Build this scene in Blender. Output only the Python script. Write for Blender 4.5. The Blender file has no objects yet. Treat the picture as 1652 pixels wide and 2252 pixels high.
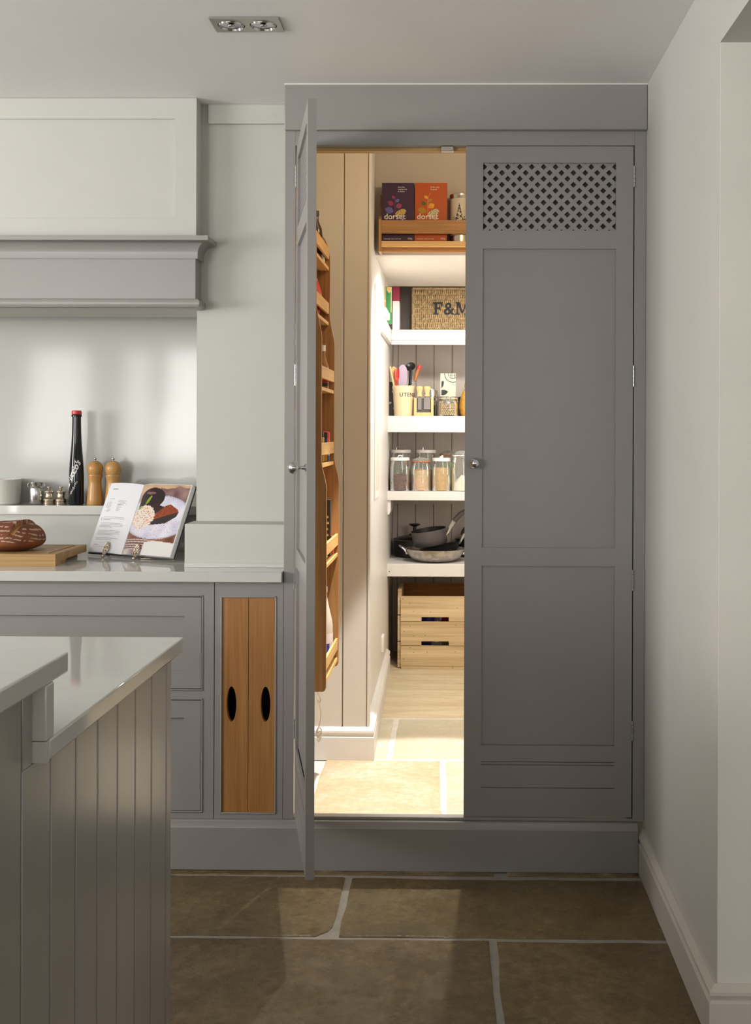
import bpy, bmesh, math, random
from mathutils import Vector, Matrix, noise

random.seed(7)
S = bpy.context.scene
C = S.collection
PI = math.pi
W_PX, H_PX = 1652, 2252

# ------------------------------------------------------------------ camera
F_PX, PPX, PPY = 2519.0, 967.0, 945.0
CAM = Vector((0.0, -3.41, 1.308))
YAW, ROLL = math.radians(0.75), math.radians(0.2)
cam_d = bpy.data.cameras.new('camera')
cam = bpy.data.objects.new('camera', cam_d)
C.objects.link(cam)
cam_d.sensor_width = 36.0
cam_d.lens = F_PX / H_PX * 36.0
cam_d.shift_x = (W_PX / 2 - PPX) / H_PX
cam_d.shift_y = (PPY - H_PX / 2) / H_PX
cam_d.clip_start = 0.05
CROT = Matrix.Rotation(YAW, 3, 'Z') @ Matrix.Rotation(PI / 2, 3, 'X') @ Matrix.Rotation(ROLL, 3, 'Z')
cam.matrix_world = Matrix.Translation(CAM) @ CROT.to_4x4()
S.camera = cam

# ------------------------------------------------------------------ light
S.view_settings.view_transform = 'Standard'
S.view_settings.look = 'None'
S.view_settings.gamma = 1.0
S.view_settings.exposure = 0.0
try:
    S.view_settings.use_curve_mapping = False
    S.cycles.use_denoising = True
    S.cycles.max_bounces = 10
    S.cycles.transparent_max_bounces = 24
    S.cycles.caustics_reflective = False
    S.cycles.caustics_refractive = False
except Exception:
    pass
world = bpy.data.worlds.new('sky')
S.world = world
world.use_nodes = True
_bg = world.node_tree.nodes['Background']
_bg.inputs[0].default_value = (0.75, 0.86, 1.0, 1)
_bg.inputs[1].default_value = 0.6


def area_light(name, loc, aim, sx, sy, power, color, spread=PI):
    d = bpy.data.lights.new(name, 'AREA')
    d.shape = 'RECTANGLE'
    d.size, d.size_y, d.energy, d.color, d.spread = sx, sy, power, color, spread
    o = bpy.data.objects.new(name, d)
    C.objects.link(o)
    o.location = loc
    o.rotation_euler = (Vector(aim) - Vector(loc)).to_track_quat('-Z', 'Y').to_euler()
    return o


def spot_light(name, loc, aim, power, color, angle, blend, radius):
    d = bpy.data.lights.new(name, 'SPOT')
    d.energy, d.color, d.spot_size, d.spot_blend, d.shadow_soft_size = power, color, math.radians(angle), blend, radius
    o = bpy.data.objects.new(name, d)
    C.objects.link(o)
    o.location = loc
    o.rotation_euler = (Vector(aim) - Vector(loc)).to_track_quat('-Z', 'Y').to_euler()
    return o


def point_light(name, loc, power, color, radius):
    d = bpy.data.lights.new(name, 'POINT')
    d.energy, d.color, d.shadow_soft_size = power, color, radius
    o = bpy.data.objects.new(name, d)
    C.objects.link(o)
    o.location = loc
    return o


DAY = (1.0, 0.975, 0.945)
# daylight in the garden doors behind the camera and, added as fill, windows further right
area_light('garden_window_daylight', (-3.75, -6.12, 1.53), (-3.4, 0, 4.0), 0.6, 1.15, 40, DAY)
area_light('slim_window_daylight', (-3.0, -6.12, 1.53), (-2.7, 0, 4.0), 0.3, 1.15, 18, DAY)
area_light('terrace_window_daylight', (-2.525, -6.12, 1.53), (-2.3, 0, 4.0), 0.45, 1.15, 48, DAY)
area_light('rear_fill_daylight', (-0.2, -6.12, 1.55), (-0.2, 0, 6.5), 1.1, 1.1, 8, DAY)  # weak fill added behind the camera
area_light('next_room_fill', (1.75, -6.12, 1.6), (1.7, 0, 5.0), 1.2, 1.2, 18, (1.0, 0.96, 0.9))  # added to brighten the end face of the opening
# unseen window added beyond the island to light the right wall
area_light('side_fill_daylight', (-4.69, -2.3, 1.55), (0.5, -2.0, 3.4), 2.2, 1.1, 152, DAY)
# lamps of the pantry: a downlight in the low soffit, one near the door, a warm lamp overhead, plus added fills
WARM = (1.0, 0.86, 0.68)
spot_light('pantry_soffit_lamp', (0.14, 1.82, 2.06), (0.06, 2.1, 0.0), 50, (1.0, 0.95, 0.89), 168, 0.3, 0.05)
spot_light('pantry_alcove_fill', (-0.14, 1.86, 2.06), (-0.1, 2.3, 0.0), 14, (1.0, 0.95, 0.89), 168, 0.3, 0.05)  # added to reach the dark alcove beside the hamper
spot_light('pantry_door_lamp', (-0.06, 0.54, 2.5), (-0.08, 0.70, 0.0), 350, (1.0, 0.95, 0.92), 34, 0.18, 0.02)
spot_light('doorway_fill_spot', (0.14, 1.82, 2.06), (-0.22, -0.62, 0.0), 92, (1.0, 0.9, 0.76), 36, 0.35, 0.03)  # narrow spot added for the light patch outside the doorway
area_light('pantry_shelf_fill', (0.60, 1.45, 1.45), (-0.15, 2.9, 1.1), 0.5, 0.9, 17, (1.0, 0.945, 0.88))  # fill added to even out the light on the shelves
point_light('pantry_ceiling_lamp', (0.25, 0.42, 2.42), 11, (1.0, 0.76, 0.47), 0.08)


# ------------------------------------------------------------------ pixel helpers
def ray(px, py):
    return CROT @ Vector(((px - PPX) / F_PX, -(py - PPY) / F_PX, -1.0))


def P(px, py, Y):
    r = ray(px, py)
    return CAM + r * ((Y - CAM.y) / r.y)


def PZ(px, py, z):
    r = ray(px, py)
    return CAM + r * ((z - CAM.z) / r.z)


def X(px, Y, py=945):
    return P(px, py, Y).x


def Z(py, Y, px=900):
    return P(px, py, Y).z


# ------------------------------------------------------------------ materials
def srgb(r, g, b):
    def f(c):
        c /= 255.0
        return c / 12.92 if c <= 0.04045 else ((c + 0.055) / 1.055) ** 2.4
    return (f(r), f(g), f(b))


def new_mat(name):
    m = bpy.data.materials.new(name)
    m.use_nodes = True
    nt = m.node_tree
    b = nt.nodes['Principled BSDF']
    return m, nt, b


def _tex_coord(nt, scale=(1, 1, 1), rot=(0, 0, 0)):
    tc = nt.nodes.new('ShaderNodeTexCoord')
    mp = nt.nodes.new('ShaderNodeMapping')
    mp.inputs['Scale'].default_value = scale
    mp.inputs['Rotation'].default_value = rot
    nt.links.new(tc.outputs['Object'], mp.inputs['Vector'])
    return mp.outputs['Vector']


def _noise(nt, vec, scale, detail=3, rough=0.55, dist=0.0):
    n = nt.nodes.new('ShaderNodeTexNoise')
    n.inputs['Scale'].default_value = scale
    n.inputs['Detail'].default_value = detail
    n.inputs['Roughness'].default_value = rough
    n.inputs['Distortion'].default_value = dist
    nt.links.new(vec, n.inputs['Vector'])
    return n.outputs['Fac']


def _ramp(nt, fac, stops):
    r = nt.nodes.new('ShaderNodeValToRGB')
    e = r.color_ramp.elements
    while len(e) < len(stops):
        e.new(0.5)
    for k, (p, c) in enumerate(stops):
        e[k].position = p
        e[k].color = (*c, 1)
    nt.links.new(fac, r.inputs['Fac'])
    return r.outputs['Color']


def _bump(nt, b, height, strength, dist):
    bp = nt.nodes.new('ShaderNodeBump')
    bp.inputs['Strength'].default_value = strength
    bp.inputs['Distance'].default_value = dist
    nt.links.new(height, bp.inputs['Height'])
    nt.links.new(bp.outputs['Normal'], b.inputs['Normal'])


def plain(name, col, rough=0.5, metal=0.0, var=0.06, vscale=9.0, bump=0.0, bscale=60.0, spec=0.5, coat=0.0):
    m, nt, b = new_mat(name)
    b.inputs['Roughness'].default_value = rough
    b.inputs['Metallic'].default_value = metal
    b.inputs['Specular IOR Level'].default_value = spec
    b.inputs['Coat Weight'].default_value = coat
    b.inputs['Coat Roughness'].default_value = 0.08
    v = _tex_coord(nt)
    lo = tuple(c * (1 - var) for c in col)
    hi = tuple(min(1, c * (1 + var)) for c in col)
    nt.links.new(_ramp(nt, _noise(nt, v, vscale), [(0.3, lo), (0.7, hi)]), b.inputs['Base Color'])
    if bump:
        _bump(nt, b, _noise(nt, v, bscale, 4), bump, 0.002)
    return m


def wood(name, dark, light, axis='z', rough=0.45, fine=1.0, spec=0.4):
    m, nt, b = new_mat(name)
    inf = nt.nodes.new('ShaderNodeObjectInfo')
    mu = nt.nodes.new('ShaderNodeMath')
    mu.operation = 'MULTIPLY'
    mu.inputs[1].default_value = 37.0
    nt.links.new(inf.outputs['Random'], mu.inputs[0])

    def streak(across, along, detail, dist):
        st = {'x': (along, across, across), 'y': (across, along, across), 'z': (across, across, along)}[axis]
        ad = nt.nodes.new('ShaderNodeVectorMath')
        ad.operation = 'ADD'
        nt.links.new(_tex_coord(nt, tuple(q * fine for q in st)), ad.inputs[0])
        nt.links.new(mu.outputs[0], ad.inputs[1])
        return _noise(nt, ad.outputs[0], 1.0, detail, 0.6, dist)
    f1 = streak(16, 1.1, 2, 0.8)
    f2 = streak(150, 3.5, 4, 0.2)
    f3 = streak(60, 1.6, 2, 1.5)
    prev = None
    for f, w in ((f1, 0.42), (f2, 0.26), (f3, 0.32)):
        mm = nt.nodes.new('ShaderNodeMath')
        mm.operation = 'MULTIPLY_ADD'
        mm.inputs[1].default_value = w
        mm.inputs[2].default_value = 0.0
        nt.links.new(f, mm.inputs[0])
        if prev is not None:
            nt.links.new(prev, mm.inputs[2])
        prev = mm.outputs[0]
    nt.links.new(_ramp(nt, prev, [(0.34, dark), (0.64, light)]), b.inputs['Base Color'])
    b.inputs['Roughness'].default_value = rough
    b.inputs['Specular IOR Level'].default_value = spec
    _bump(nt, b, f2, 0.12, 0.001)
    return m


def stone(name, stops, rough=0.22, bump=0.6, stretch=(1, 1, 1), bscale=14.0):
    m, nt, b = new_mat(name)
    tc = nt.nodes.new('ShaderNodeTexCoord')
    mp = nt.nodes.new('ShaderNodeMapping')
    mp.inputs['Scale'].default_value = stretch
    inf = nt.nodes.new('ShaderNodeObjectInfo')
    cb = nt.nodes.new('ShaderNodeVectorMath')
    cb.operation = 'SCALE'
    cb.inputs[0].default_value = (13, 29, 7)
    nt.links.new(inf.outputs['Random'], cb.inputs['Scale'])
    nt.links.new(cb.outputs[0], mp.inputs['Location'])
    nt.links.new(tc.outputs['Object'], mp.inputs['Vector'])
    v = mp.outputs['Vector']
    f1 = _noise(nt, v, 4.0, 10, 0.66, 0.3)
    fa = _noise(nt, v, 38.0, 6, 0.7)
    mi = nt.nodes.new('ShaderNodeMath')
    mi.operation = 'MULTIPLY_ADD'
    mi.inputs[1].default_value = 0.45
    nt.links.new(fa, mi.inputs[0])
    mj = nt.nodes.new('ShaderNodeMath')
    mj.operation = 'MULTIPLY'
    mj.inputs[1].default_value = 0.55
    nt.links.new(f1, mj.inputs[0])
    nt.links.new(mj.outputs[0], mi.inputs[2])
    nt.links.new(_ramp(nt, mi.outputs[0], stops), b.inputs['Base Color'])
    mr = nt.nodes.new('ShaderNodeMapRange')
    mr.inputs['From Min'].default_value = 0.35
    mr.inputs['From Max'].default_value = 0.65
    mr.inputs['To Min'].default_value = rough - 0.13
    mr.inputs['To Max'].default_value = rough + 0.2
    nt.links.new(_noise(nt, v, 7.0, 6), mr.inputs['Value'])
    nt.links.new(mr.outputs['Result'], b.inputs['Roughness'])
    b.inputs['Specular IOR Level'].default_value = 0.5
    f3 = _noise(nt, v, bscale, 11, 0.72, 0.2)
    f4 = _noise(nt, v, bscale * 6.5, 6, 0.7, 0.4)
    mb_ = nt.nodes.new('ShaderNodeMath')
    mb_.operation = 'MULTIPLY_ADD'
    mb_.inputs[1].default_value = 0.3
    nt.links.new(f4, mb_.inputs[0])
    nt.links.new(f3, mb_.inputs[2])
    _bump(nt, b, mb_.outputs[0], bump, 0.02)
    return m


def printed(name, rough=0.45, spec=0.4):
    m, nt, b = new_mat(name)
    a = nt.nodes.new('ShaderNodeAttribute')
    a.attribute_name = 'Col'
    nt.links.new(a.outputs['Color'], b.inputs['Base Color'])
    b.inputs['Roughness'].default_value = rough
    b.inputs['Specular IOR Level'].default_value = spec
    return m


def thin_glass(name, tint=(0.93, 0.96, 0.93), gloss=1.0, haze=0.05, white_sheen=0.0):
    m = bpy.data.materials.new(name)
    m.use_nodes = True
    nt = m.node_tree
    nt.nodes.clear()
    out = nt.nodes.new('ShaderNodeOutputMaterial')
    tr = nt.nodes.new('ShaderNodeBsdfTransparent')
    tr.inputs[0].default_value = (*tint, 1)
    gl = nt.nodes.new('ShaderNodeBsdfGlossy')
    gl.inputs['Roughness'].default_value = haze
    gl.inputs['Color'].default_value = (gloss, gloss, gloss, 1)
    fr = nt.nodes.new('ShaderNodeFresnel')
    fr.inputs[0].default_value = 1.45
    mx = nt.nodes.new('ShaderNodeMixShader')
    nt.links.new(fr.outputs[0], mx.inputs[0])
    nt.links.new(tr.outputs[0], mx.inputs[1])
    nt.links.new(gl.outputs[0], mx.inputs[2])
    if white_sheen:  # white mixed in for the light caught on jars and lids
        df = nt.nodes.new('ShaderNodeBsdfDiffuse')
        df.inputs[0].default_value = (0.9, 0.92, 0.88, 1)
        m2 = nt.nodes.new('ShaderNodeMixShader')
        m2.inputs[0].default_value = white_sheen
        nt.links.new(mx.outputs[0], m2.inputs[1])
        nt.links.new(df.outputs[0], m2.inputs[2])
        mx = m2
    nt.links.new(mx.outputs[0], out.inputs[0])
    return m


GREY = plain('grey_cabinet_paint', (0.305, 0.292, 0.281), 0.33, var=0.015, bump=0.02, bscale=140)
GREY_ISLAND = plain('grey_island_paint', (0.305, 0.292, 0.281), 0.24, var=0.015, bump=0.02, bscale=140, spec=0.9)
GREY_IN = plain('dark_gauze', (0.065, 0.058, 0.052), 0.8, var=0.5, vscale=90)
WHITE_WALL = plain('off_white_wall_paint', (0.555, 0.56, 0.51), 0.6, var=0.015, bump=0.03, bscale=200)
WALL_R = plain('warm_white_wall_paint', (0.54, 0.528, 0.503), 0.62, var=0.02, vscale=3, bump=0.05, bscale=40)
WALL_END = plain('pale_wall_paint', (0.76, 0.74, 0.685), 0.6, var=0.02, vscale=3, bump=0.04, bscale=40)
CEIL = plain('ceiling_paint', (0.86, 0.85, 0.85), 0.75, var=0.015, vscale=3)
SKIRT = plain('skirting_gloss_paint', (0.60, 0.56, 0.50), 0.3, var=0.02)
PANTRY = plain('pantry_cream_paint', (0.62, 0.575, 0.51), 0.55, var=0.02, vscale=4)
PANTRY_TAN = plain('pantry_stone_paint', (0.60, 0.53, 0.47), 0.5, var=0.03, vscale=6)
PWHITE = plain('pantry_white_paint', (0.69, 0.665, 0.635), 0.42, var=0.02)
QUARTZ = plain('pale_quartz', (0.62, 0.62, 0.59), 0.05, var=0.02, vscale=30, spec=0.7)
QUARTZ_EDGE = QUARTZ
SPLASH = plain('white_gloss_glass', (0.54, 0.55, 0.525), 0.09, var=0.01, spec=0.22)
GLAZE_BAR = plain('window_bar_paint', (0.7, 0.7, 0.68), 0.4)
OAK = wood('oiled_oak', srgb(142, 100, 56), srgb(190, 144, 92), 'z')
OAK_DOOR = wood('golden_oak', srgb(148, 98, 52), srgb(186, 136, 82), 'z')
OAK_X = wood('oak_along_shelf', srgb(138, 96, 54), srgb(184, 136, 84), 'x')
OAK_Y = wood('lit_oak', srgb(186, 138, 74), srgb(222, 182, 116), 'y')  # oak made paler for the light falling on the rack rails
PALE_X = wood('pale_lit_oak', srgb(200, 158, 98), srgb(226, 190, 130), 'x')
BOARD_W = wood('chopping_board_beech', srgb(146, 112, 66), srgb(190, 154, 100), 'x', fine=1.2)
CRATE_W = wood('rough_crate_pine', srgb(176, 148, 106), srgb(224, 202, 162), 'x', 0.8, fine=0.7)
MILL_W = wood('honey_beech', srgb(168, 120, 64), srgb(204, 158, 98), 'z', 0.3, fine=0.5)
PALE_W = wood('pale_beech', srgb(206, 166, 106), srgb(232, 200, 148), 'z', 0.5)
CHROME = plain('polished_chrome', (0.62, 0.62, 0.63), 0.1, 1.0, var=0.02)
STEEL = plain('brushed_steel', (0.55, 0.54, 0.52), 0.24, 1.0, var=0.05)
NICKEL = plain('brushed_nickel', (0.52, 0.49, 0.44), 0.3, 1.0, var=0.03)
PEWTER = plain('warm_pewter', (0.56, 0.47, 0.36), 0.24, 1.0, var=0.06, vscale=60)
ALLOY = plain('worn_aluminium', (0.50, 0.46, 0.42), 0.42, 0.75, var=0.3, vscale=35)
BLACK_PAN = plain('black_enamel', (0.012, 0.011, 0.011), 0.3, var=0.1)
PAN_GREY = plain('anodised_grey', (0.13, 0.12, 0.125), 0.33, 0.6, var=0.05)
PAN_IN = plain('nonstick_coating', (0.02, 0.019, 0.019), 0.4, var=0.1)
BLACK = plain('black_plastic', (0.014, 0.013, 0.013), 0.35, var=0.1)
INK = plain('black_print', (0.02, 0.018, 0.022), 0.6, var=0.1)
WHITE_INK = plain('white_print', (0.82, 0.80, 0.78), 0.5, var=0.02)
GREY_INK = plain('grey_print', (0.26, 0.26, 0.28), 0.6, var=0.1)
CREAM = plain('cream_stoneware', (0.74, 0.62, 0.40), 0.25, var=0.02)
PORCELAIN = plain('white_porcelain', (0.72, 0.71, 0.66), 0.25, var=0.01)
RED = plain('red_plastic', (0.62, 0.03, 0.025), 0.3, var=0.05)
LILAC = plain('lilac_silicone', (0.44, 0.36, 0.47), 0.45, var=0.03)
DARKGREY = plain('slate_grey_plastic', (0.085, 0.078, 0.075), 0.4, var=0.05)
WHITEP = plain('white_plastic', (0.82, 0.80, 0.77), 0.35, var=0.02)
WICKER = plain('golden_wicker', (0.60, 0.43, 0.22), 0.55, var=0.4, vscale=60)
GLASS = thin_glass('jar_glass', white_sheen=0.06)
GLASS_LID = thin_glass('lid_glass', white_sheen=0.3)
GLASS_P = thin_glass('clear_plastic', (0.88, 0.9, 0.92), 0.9, 0.12)
BOTTLE = plain('black_bottle_glass', (0.006, 0.006, 0.007), 0.06, var=0.1, spec=0.35)
PRINT = printed('colour_print')
PAGE = printed('book_page_print', 0.3, 0.5)
PAPER = plain('page_paper', (0.66, 0.66, 0.67), 0.5, var=0.01)
CRUST = printed('bread_crust', 0.65, 0.25)
GROUT = plain('pale_mortar', (0.31, 0.29, 0.255), 0.85, var=0.12, vscale=25, bump=0.3, bscale=60)
FLAG = [
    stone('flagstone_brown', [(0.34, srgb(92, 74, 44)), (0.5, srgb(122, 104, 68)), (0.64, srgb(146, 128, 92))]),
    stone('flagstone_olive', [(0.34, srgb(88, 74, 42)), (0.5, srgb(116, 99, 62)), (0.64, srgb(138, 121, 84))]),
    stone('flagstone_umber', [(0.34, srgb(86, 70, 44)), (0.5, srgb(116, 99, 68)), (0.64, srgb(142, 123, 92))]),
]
FLAG_P = stone('flagstone_lit_honey', [(0.34, srgb(184, 164, 128)), (0.5, srgb(202, 184, 150)), (0.64, srgb(216, 206, 188))], 0.5, 0.15)  # paler copies of the floor stone for the lamplit pantry
FLAG_S = stone('flagstone_lit_pale', [(0.34, srgb(188, 180, 150)), (0.5, srgb(200, 192, 168)), (0.64, srgb(208, 202, 184))], 0.5, 0.12)
FLAG_W = stone('flagstone_lit_streaked', [(0.34, srgb(182, 160, 124)), (0.5, srgb(208, 192, 160)), (0.64, srgb(220, 208, 182))], 0.5, 0.15, (0.6, 5.0, 1))


# ------------------------------------------------------------------ mesh builder
def chain_loc(o):
    v = Vector((0, 0, 0))
    while o is not None:
        v += o.location
        o = o.parent
    return v


class MB:
    def __init__(self):
        self.v, self.f, self.c = [], [], []

    def add(self, vs, fs, col=None):
        n = len(self.v)
        self.v.extend(tuple(p) for p in vs)
        self.f.extend([tuple(i + n for i in q) for q in fs])
        if isinstance(col, list):
            self.c.extend(col)
        else:
            self.c.extend([col] * len(fs))
        return self

    def box(self, x0, x1, y0, y1, z0, z1, M=None, col=None):
        x0, x1 = min(x0, x1), max(x0, x1)
        y0, y1 = min(y0, y1), max(y0, y1)
        z0, z1 = min(z0, z1), max(z0, z1)
        vs = [Vector(p) for p in ((x0, y0, z0), (x1, y0, z0), (x1, y1, z0), (x0, y1, z0), (x0, y0, z1), (x1, y0, z1), (x1, y1, z1), (x0, y1, z1))]
        if M is not None:
            vs = [M @ p for p in vs]
        return self.add(vs, [(0, 3, 2, 1), (4, 5, 6, 7), (0, 1, 5, 4), (1, 2, 6, 5), (2, 3, 7, 6), (3, 0, 4, 7)], col)

    def lathe(self, prof, n=28, c=(0, 0, 0), M=None, sx=1.0, sy=1.0, col=None):
        vs, fs, rings = [], [], []
        c = Vector(c)
        for r, z in prof:
            if abs(r) < 1e-6:
                rings.append([len(vs)])
                vs.append(Vector((0, 0, z)))
            else:
                rings.append(list(range(len(vs), len(vs) + n)))
                for k in range(n):
                    a = 2 * PI * k / n
                    vs.append(Vector((r * sx * math.cos(a), r * sy * math.sin(a), z)))
        for A, B in zip(rings[:-1], rings[1:]):
            if len(A) == 1 and len(B) == 1:
                continue
            for k in range(n):
                k2 = (k + 1) % n
                if len(A) == 1:
                    fs.append((A[0], B[k2], B[k]))
                elif len(B) == 1:
                    fs.append((A[k], A[k2], B[0]))
                else:
                    fs.append((A[k], A[k2], B[k2], B[k]))
        if M is not None:
            vs = [M @ p for p in vs]
        vs = [p + c for p in vs]
        return self.add(vs, fs, col)

    def tube(self, pts, r, n=8, closed=False, col=None, flat=1.0):
        pts = [Vector(p) for p in pts]
        N = len(pts)
        rs = r if isinstance(r, (list, tuple)) else [r] * N
        vs, fs = [], []
        up = Vector((0, 0, 1))
        prev = None
        for i, p in enumerate(pts):
            if closed:
                t = pts[(i + 1) % N] - pts[i - 1]
            else:
                t = pts[min(i + 1, N - 1)] - pts[max(i - 1, 0)]
            t.normalize()
            ref = prev if prev is not None else (up if abs(t.dot(up)) < 0.9 else Vector((1, 0, 0)))
            a = ref - t * ref.dot(t)
            if a.length < 1e-6:
                a = Vector((1, 0, 0)) - t * t.x
            a.normalize()
            b = t.cross(a)
            prev = a
            for k in range(n):
                g = 2 * PI * k / n
                vs.append(p + a * (rs[i] * math.cos(g) * flat) + b * (rs[i] * math.sin(g)))
        segs = N if closed else N - 1
        for i in range(segs):
            j = (i + 1) % N
            for k in range(n):
                k2 = (k + 1) % n
                fs.append((i * n + k, i * n + k2, j * n + k2, j * n + k))
        if not closed:
            fs.append(tuple(reversed(range(n))))
            fs.append(tuple(range((N - 1) * n, N * n)))
        return self.add(vs, fs, col)

    def prism(self, pts, vec, col=None):
        pts = [Vector(p) for p in pts]
        vec = Vector(vec)
        n = len(pts)
        vs = pts + [p + vec for p in pts]
        fs = [tuple(reversed(range(n))), tuple(range(n, 2 * n))]
        for k in range(n):
            k2 = (k + 1) % n
            fs.append((k, k2, n + k2, n + k))
        return self.add(vs, fs, col)

    def ball(self, c, rx, ry=None, rz=None, n=16, m=10, col=None):
        ry = ry or rx
        rz = rz or rx
        prof = [(math.sin(PI * i / m), -math.cos(PI * i / m)) for i in range(m + 1)]
        prof[0], prof[-1] = (0, -1), (0, 1)
        return self.lathe(prof, n, c, Matrix.Diagonal((rx, ry, rz)), col=col)

    def plate_hole(self, x0, x1, z0, z1, y0, y1, cx, cz, a, b, n=40):
        outer, inner = [], []
        for k in range(n):
            g = 2 * PI * (k + 0.5) / n
            dx, dz = math.cos(g) * a, math.sin(g) * b
            inner.append((cx + dx, cz + dz))
            t = min(((x1 - cx) if dx > 0 else (x0 - cx)) / dx, ((z1 - cz) if dz > 0 else (z0 - cz)) / dz)
            outer.append((cx + dx * t, cz + dz * t))
        for q in ((x0, z0), (x1, z0), (x1, z1), (x0, z1)):
            k = min(range(n), key=lambda i: (outer[i][0] - q[0]) ** 2 + (outer[i][1] - q[1]) ** 2)
            outer[k] = q
        vs = [(x, y0, z) for x, z in outer] + [(x, y0, z) for x, z in inner] + [(x, y1, z) for x, z in outer] + [(x, y1, z) for x, z in inner]
        fs = []
        for k in range(n):
            j = (k + 1) % n
            fs += [(k, j, n + j, n + k), (2 * n + j, 2 * n + k, 3 * n + k, 3 * n + j), (n + k, n + j, 3 * n + j, 3 * n + k), (j, k, 2 * n + k, 2 * n + j)]
        return self.add(vs, fs)

    def build(self, name, mat, parent=None, local=False, bevel=0.0, smooth=35, segs=2, kind=None):
        off = Vector((0, 0, 0)) if (local or parent is None) else chain_loc(parent)
        me = bpy.data.meshes.new(name)
        me.from_pydata([tuple(Vector(p) - off) for p in self.v], [], self.f)
        if any(c is not None for c in self.c):
            at = me.color_attributes.new('Col', 'FLOAT_COLOR', 'CORNER')
            i = 0
            for q, c in zip(self.f, self.c):
                c = c or (0.5, 0.5, 0.5)
                for _ in q:
                    at.data[i].color = (c[0], c[1], c[2], 1)
                    i += 1
        bm = bmesh.new()
        bm.from_mesh(me)
        bmesh.ops.recalc_face_normals(bm, faces=bm.faces)
        bm.to_mesh(me)
        bm.free()
        me.materials.append(mat)
        if smooth:
            me.polygons.foreach_set('use_smooth', [True] * len(me.polygons))
            me.set_sharp_from_angle(angle=math.radians(smooth))
        o = bpy.data.objects.new(name, me)
        C.objects.link(o)
        if parent is not None:
            o.parent = parent
        if bevel:
            md = o.modifiers.new('edge', 'BEVEL')
            md.width, md.segments, md.limit_method = bevel, segs, 'ANGLE'
            md.angle_limit = math.radians(40)
        if kind:
            o['kind'] = kind
        return o


def tag(o, label, cat, group=None):
    o['label'], o['category'] = label, cat
    if group:
        o['group'] = group
    return o


def thing(name, label, cat, loc=(0, 0, 0), rz=0.0, group=None):
    o = bpy.data.objects.new(name, None)
    o.empty_display_size = 0.05
    C.objects.link(o)
    o.location = loc
    o.rotation_euler = (0, 0, rz)
    return tag(o, label, cat, group)


def structure(name, mb, mat, **kw):
    o = mb.build(name, mat, **kw)
    o['kind'] = 'structure'
    return o


def copy_tree(o, parent=None):
    c = o.copy()
    C.objects.link(c)
    c.parent = parent
    for ch in list(o.children):
        copy_tree(ch, c)
    return c


def text_mesh(s, size, shear=0.0, bold=0.0, extrude=0.0006, spacing=1.0, align='LEFT'):
    cu = bpy.data.curves.new('lettering', 'FONT')
    cu.body, cu.size, cu.shear, cu.extrude, cu.offset = s, size, shear, extrude, bold
    cu.space_character = spacing
    cu.align_x = align
    cu.resolution_u = 3
    o = bpy.data.objects.new('lettering', cu)
    C.objects.link(o)
    dg = bpy.context.evaluated_depsgraph_get()
    me = o.evaluated_get(dg).to_mesh()
    vs = [v.co.copy() for v in me.vertices]
    fs = [tuple(p.vertices) for p in me.polygons]
    o.evaluated_get(dg).to_mesh_clear()
    bpy.data.objects.remove(o)
    bpy.data.curves.remove(cu)
    return vs, fs


def add_text(mb, s, size, fn, **kw):
    vs, fs = text_mesh(s, size, **kw)
    mb.add([fn(v) for v in vs], fs)
    return mb


def front_text(x, y, z):
    return lambda v: (x + v.x, y - v.z, z + v.y)


def print_grid(mb, fn, nx, ny, colour):
    """fn(u,v)->point, colour(u,v)->linear rgb, one quad per cell"""
    vs = [fn(i / nx, j / ny) for j in range(ny + 1) for i in range(nx + 1)]
    fs, cs = [], []
    for j in range(ny):
        for i in range(nx):
            a = j * (nx + 1) + i
            fs.append((a, a + 1, a + nx + 2, a + nx + 1))
            cs.append(colour((i + 0.5) / nx, (j + 0.5) / ny))
    mb.add(vs, fs, cs)


def clip_poly(poly, x0, x1, y0, y1):
    for ax, lim, sgn in ((0, x0, 1), (0, x1, -1), (1, y0, 1), (1, y1, -1)):
        out = []
        for k in range(len(poly)):
            a, b = poly[k], poly[(k + 1) % len(poly)]
            da, db = (a[ax] - lim) * sgn, (b[ax] - lim) * sgn
            if da >= 0:
                out.append(a)
            if (da >= 0) != (db >= 0):
                t = da / (da - db)
                out.append((a[0] + (b[0] - a[0]) * t, a[1] + (b[1] - a[1]) * t))
        poly = out
        if len(poly) < 3:
            return []
    return poly


# ------------------------------------------------------------------ the room
CZ = Z(188, 0, 1000)                 # kitchen ceiling
XR = X(1420, 0, 1000)                # wall beside the tall cupboard
XL, YB = -4.7, -6.1
PIER_Y = 0.206
SPL_Y = 0.64
XP = X(433, PIER_Y, 800)             # edge of the pier beside the cooker recess
CUP_L = X(626, 0, 700)
OPEN_Y = -0.94
OPEN_Z = P(1581, 94, OPEN_Y).z
PLW, PRW, PBACK, PCZ = -0.57, 0.64, 3.35, 2.62
STUB_Y, P1_Y, SHELF_Y = 1.13, 1.69, 2.79
SOF_Z = Z(562, P1_Y, 900)

structure('ceiling', MB().box(XL, 2.7, YB, 0.012, CZ, CZ + 0.1).box(XL, CUP_L, 0.012, 0.7, CZ, CZ + 0.1), CEIL)

# right wall with the wide opening towards the next room
w = MB()
w.box(XR, XR + 0.3, OPEN_Y, 0.12, 0, CZ)
w.box(XR, XR + 0.3, YB, OPEN_Y, OPEN_Z, CZ)
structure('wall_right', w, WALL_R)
# paler skin over the jamb of the opening
structure('trim_1', MB().box(XR + 0.001, XR + 0.3, OPEN_Y - 0.003, OPEN_Y, 0, OPEN_Z), WALL_END)


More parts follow.
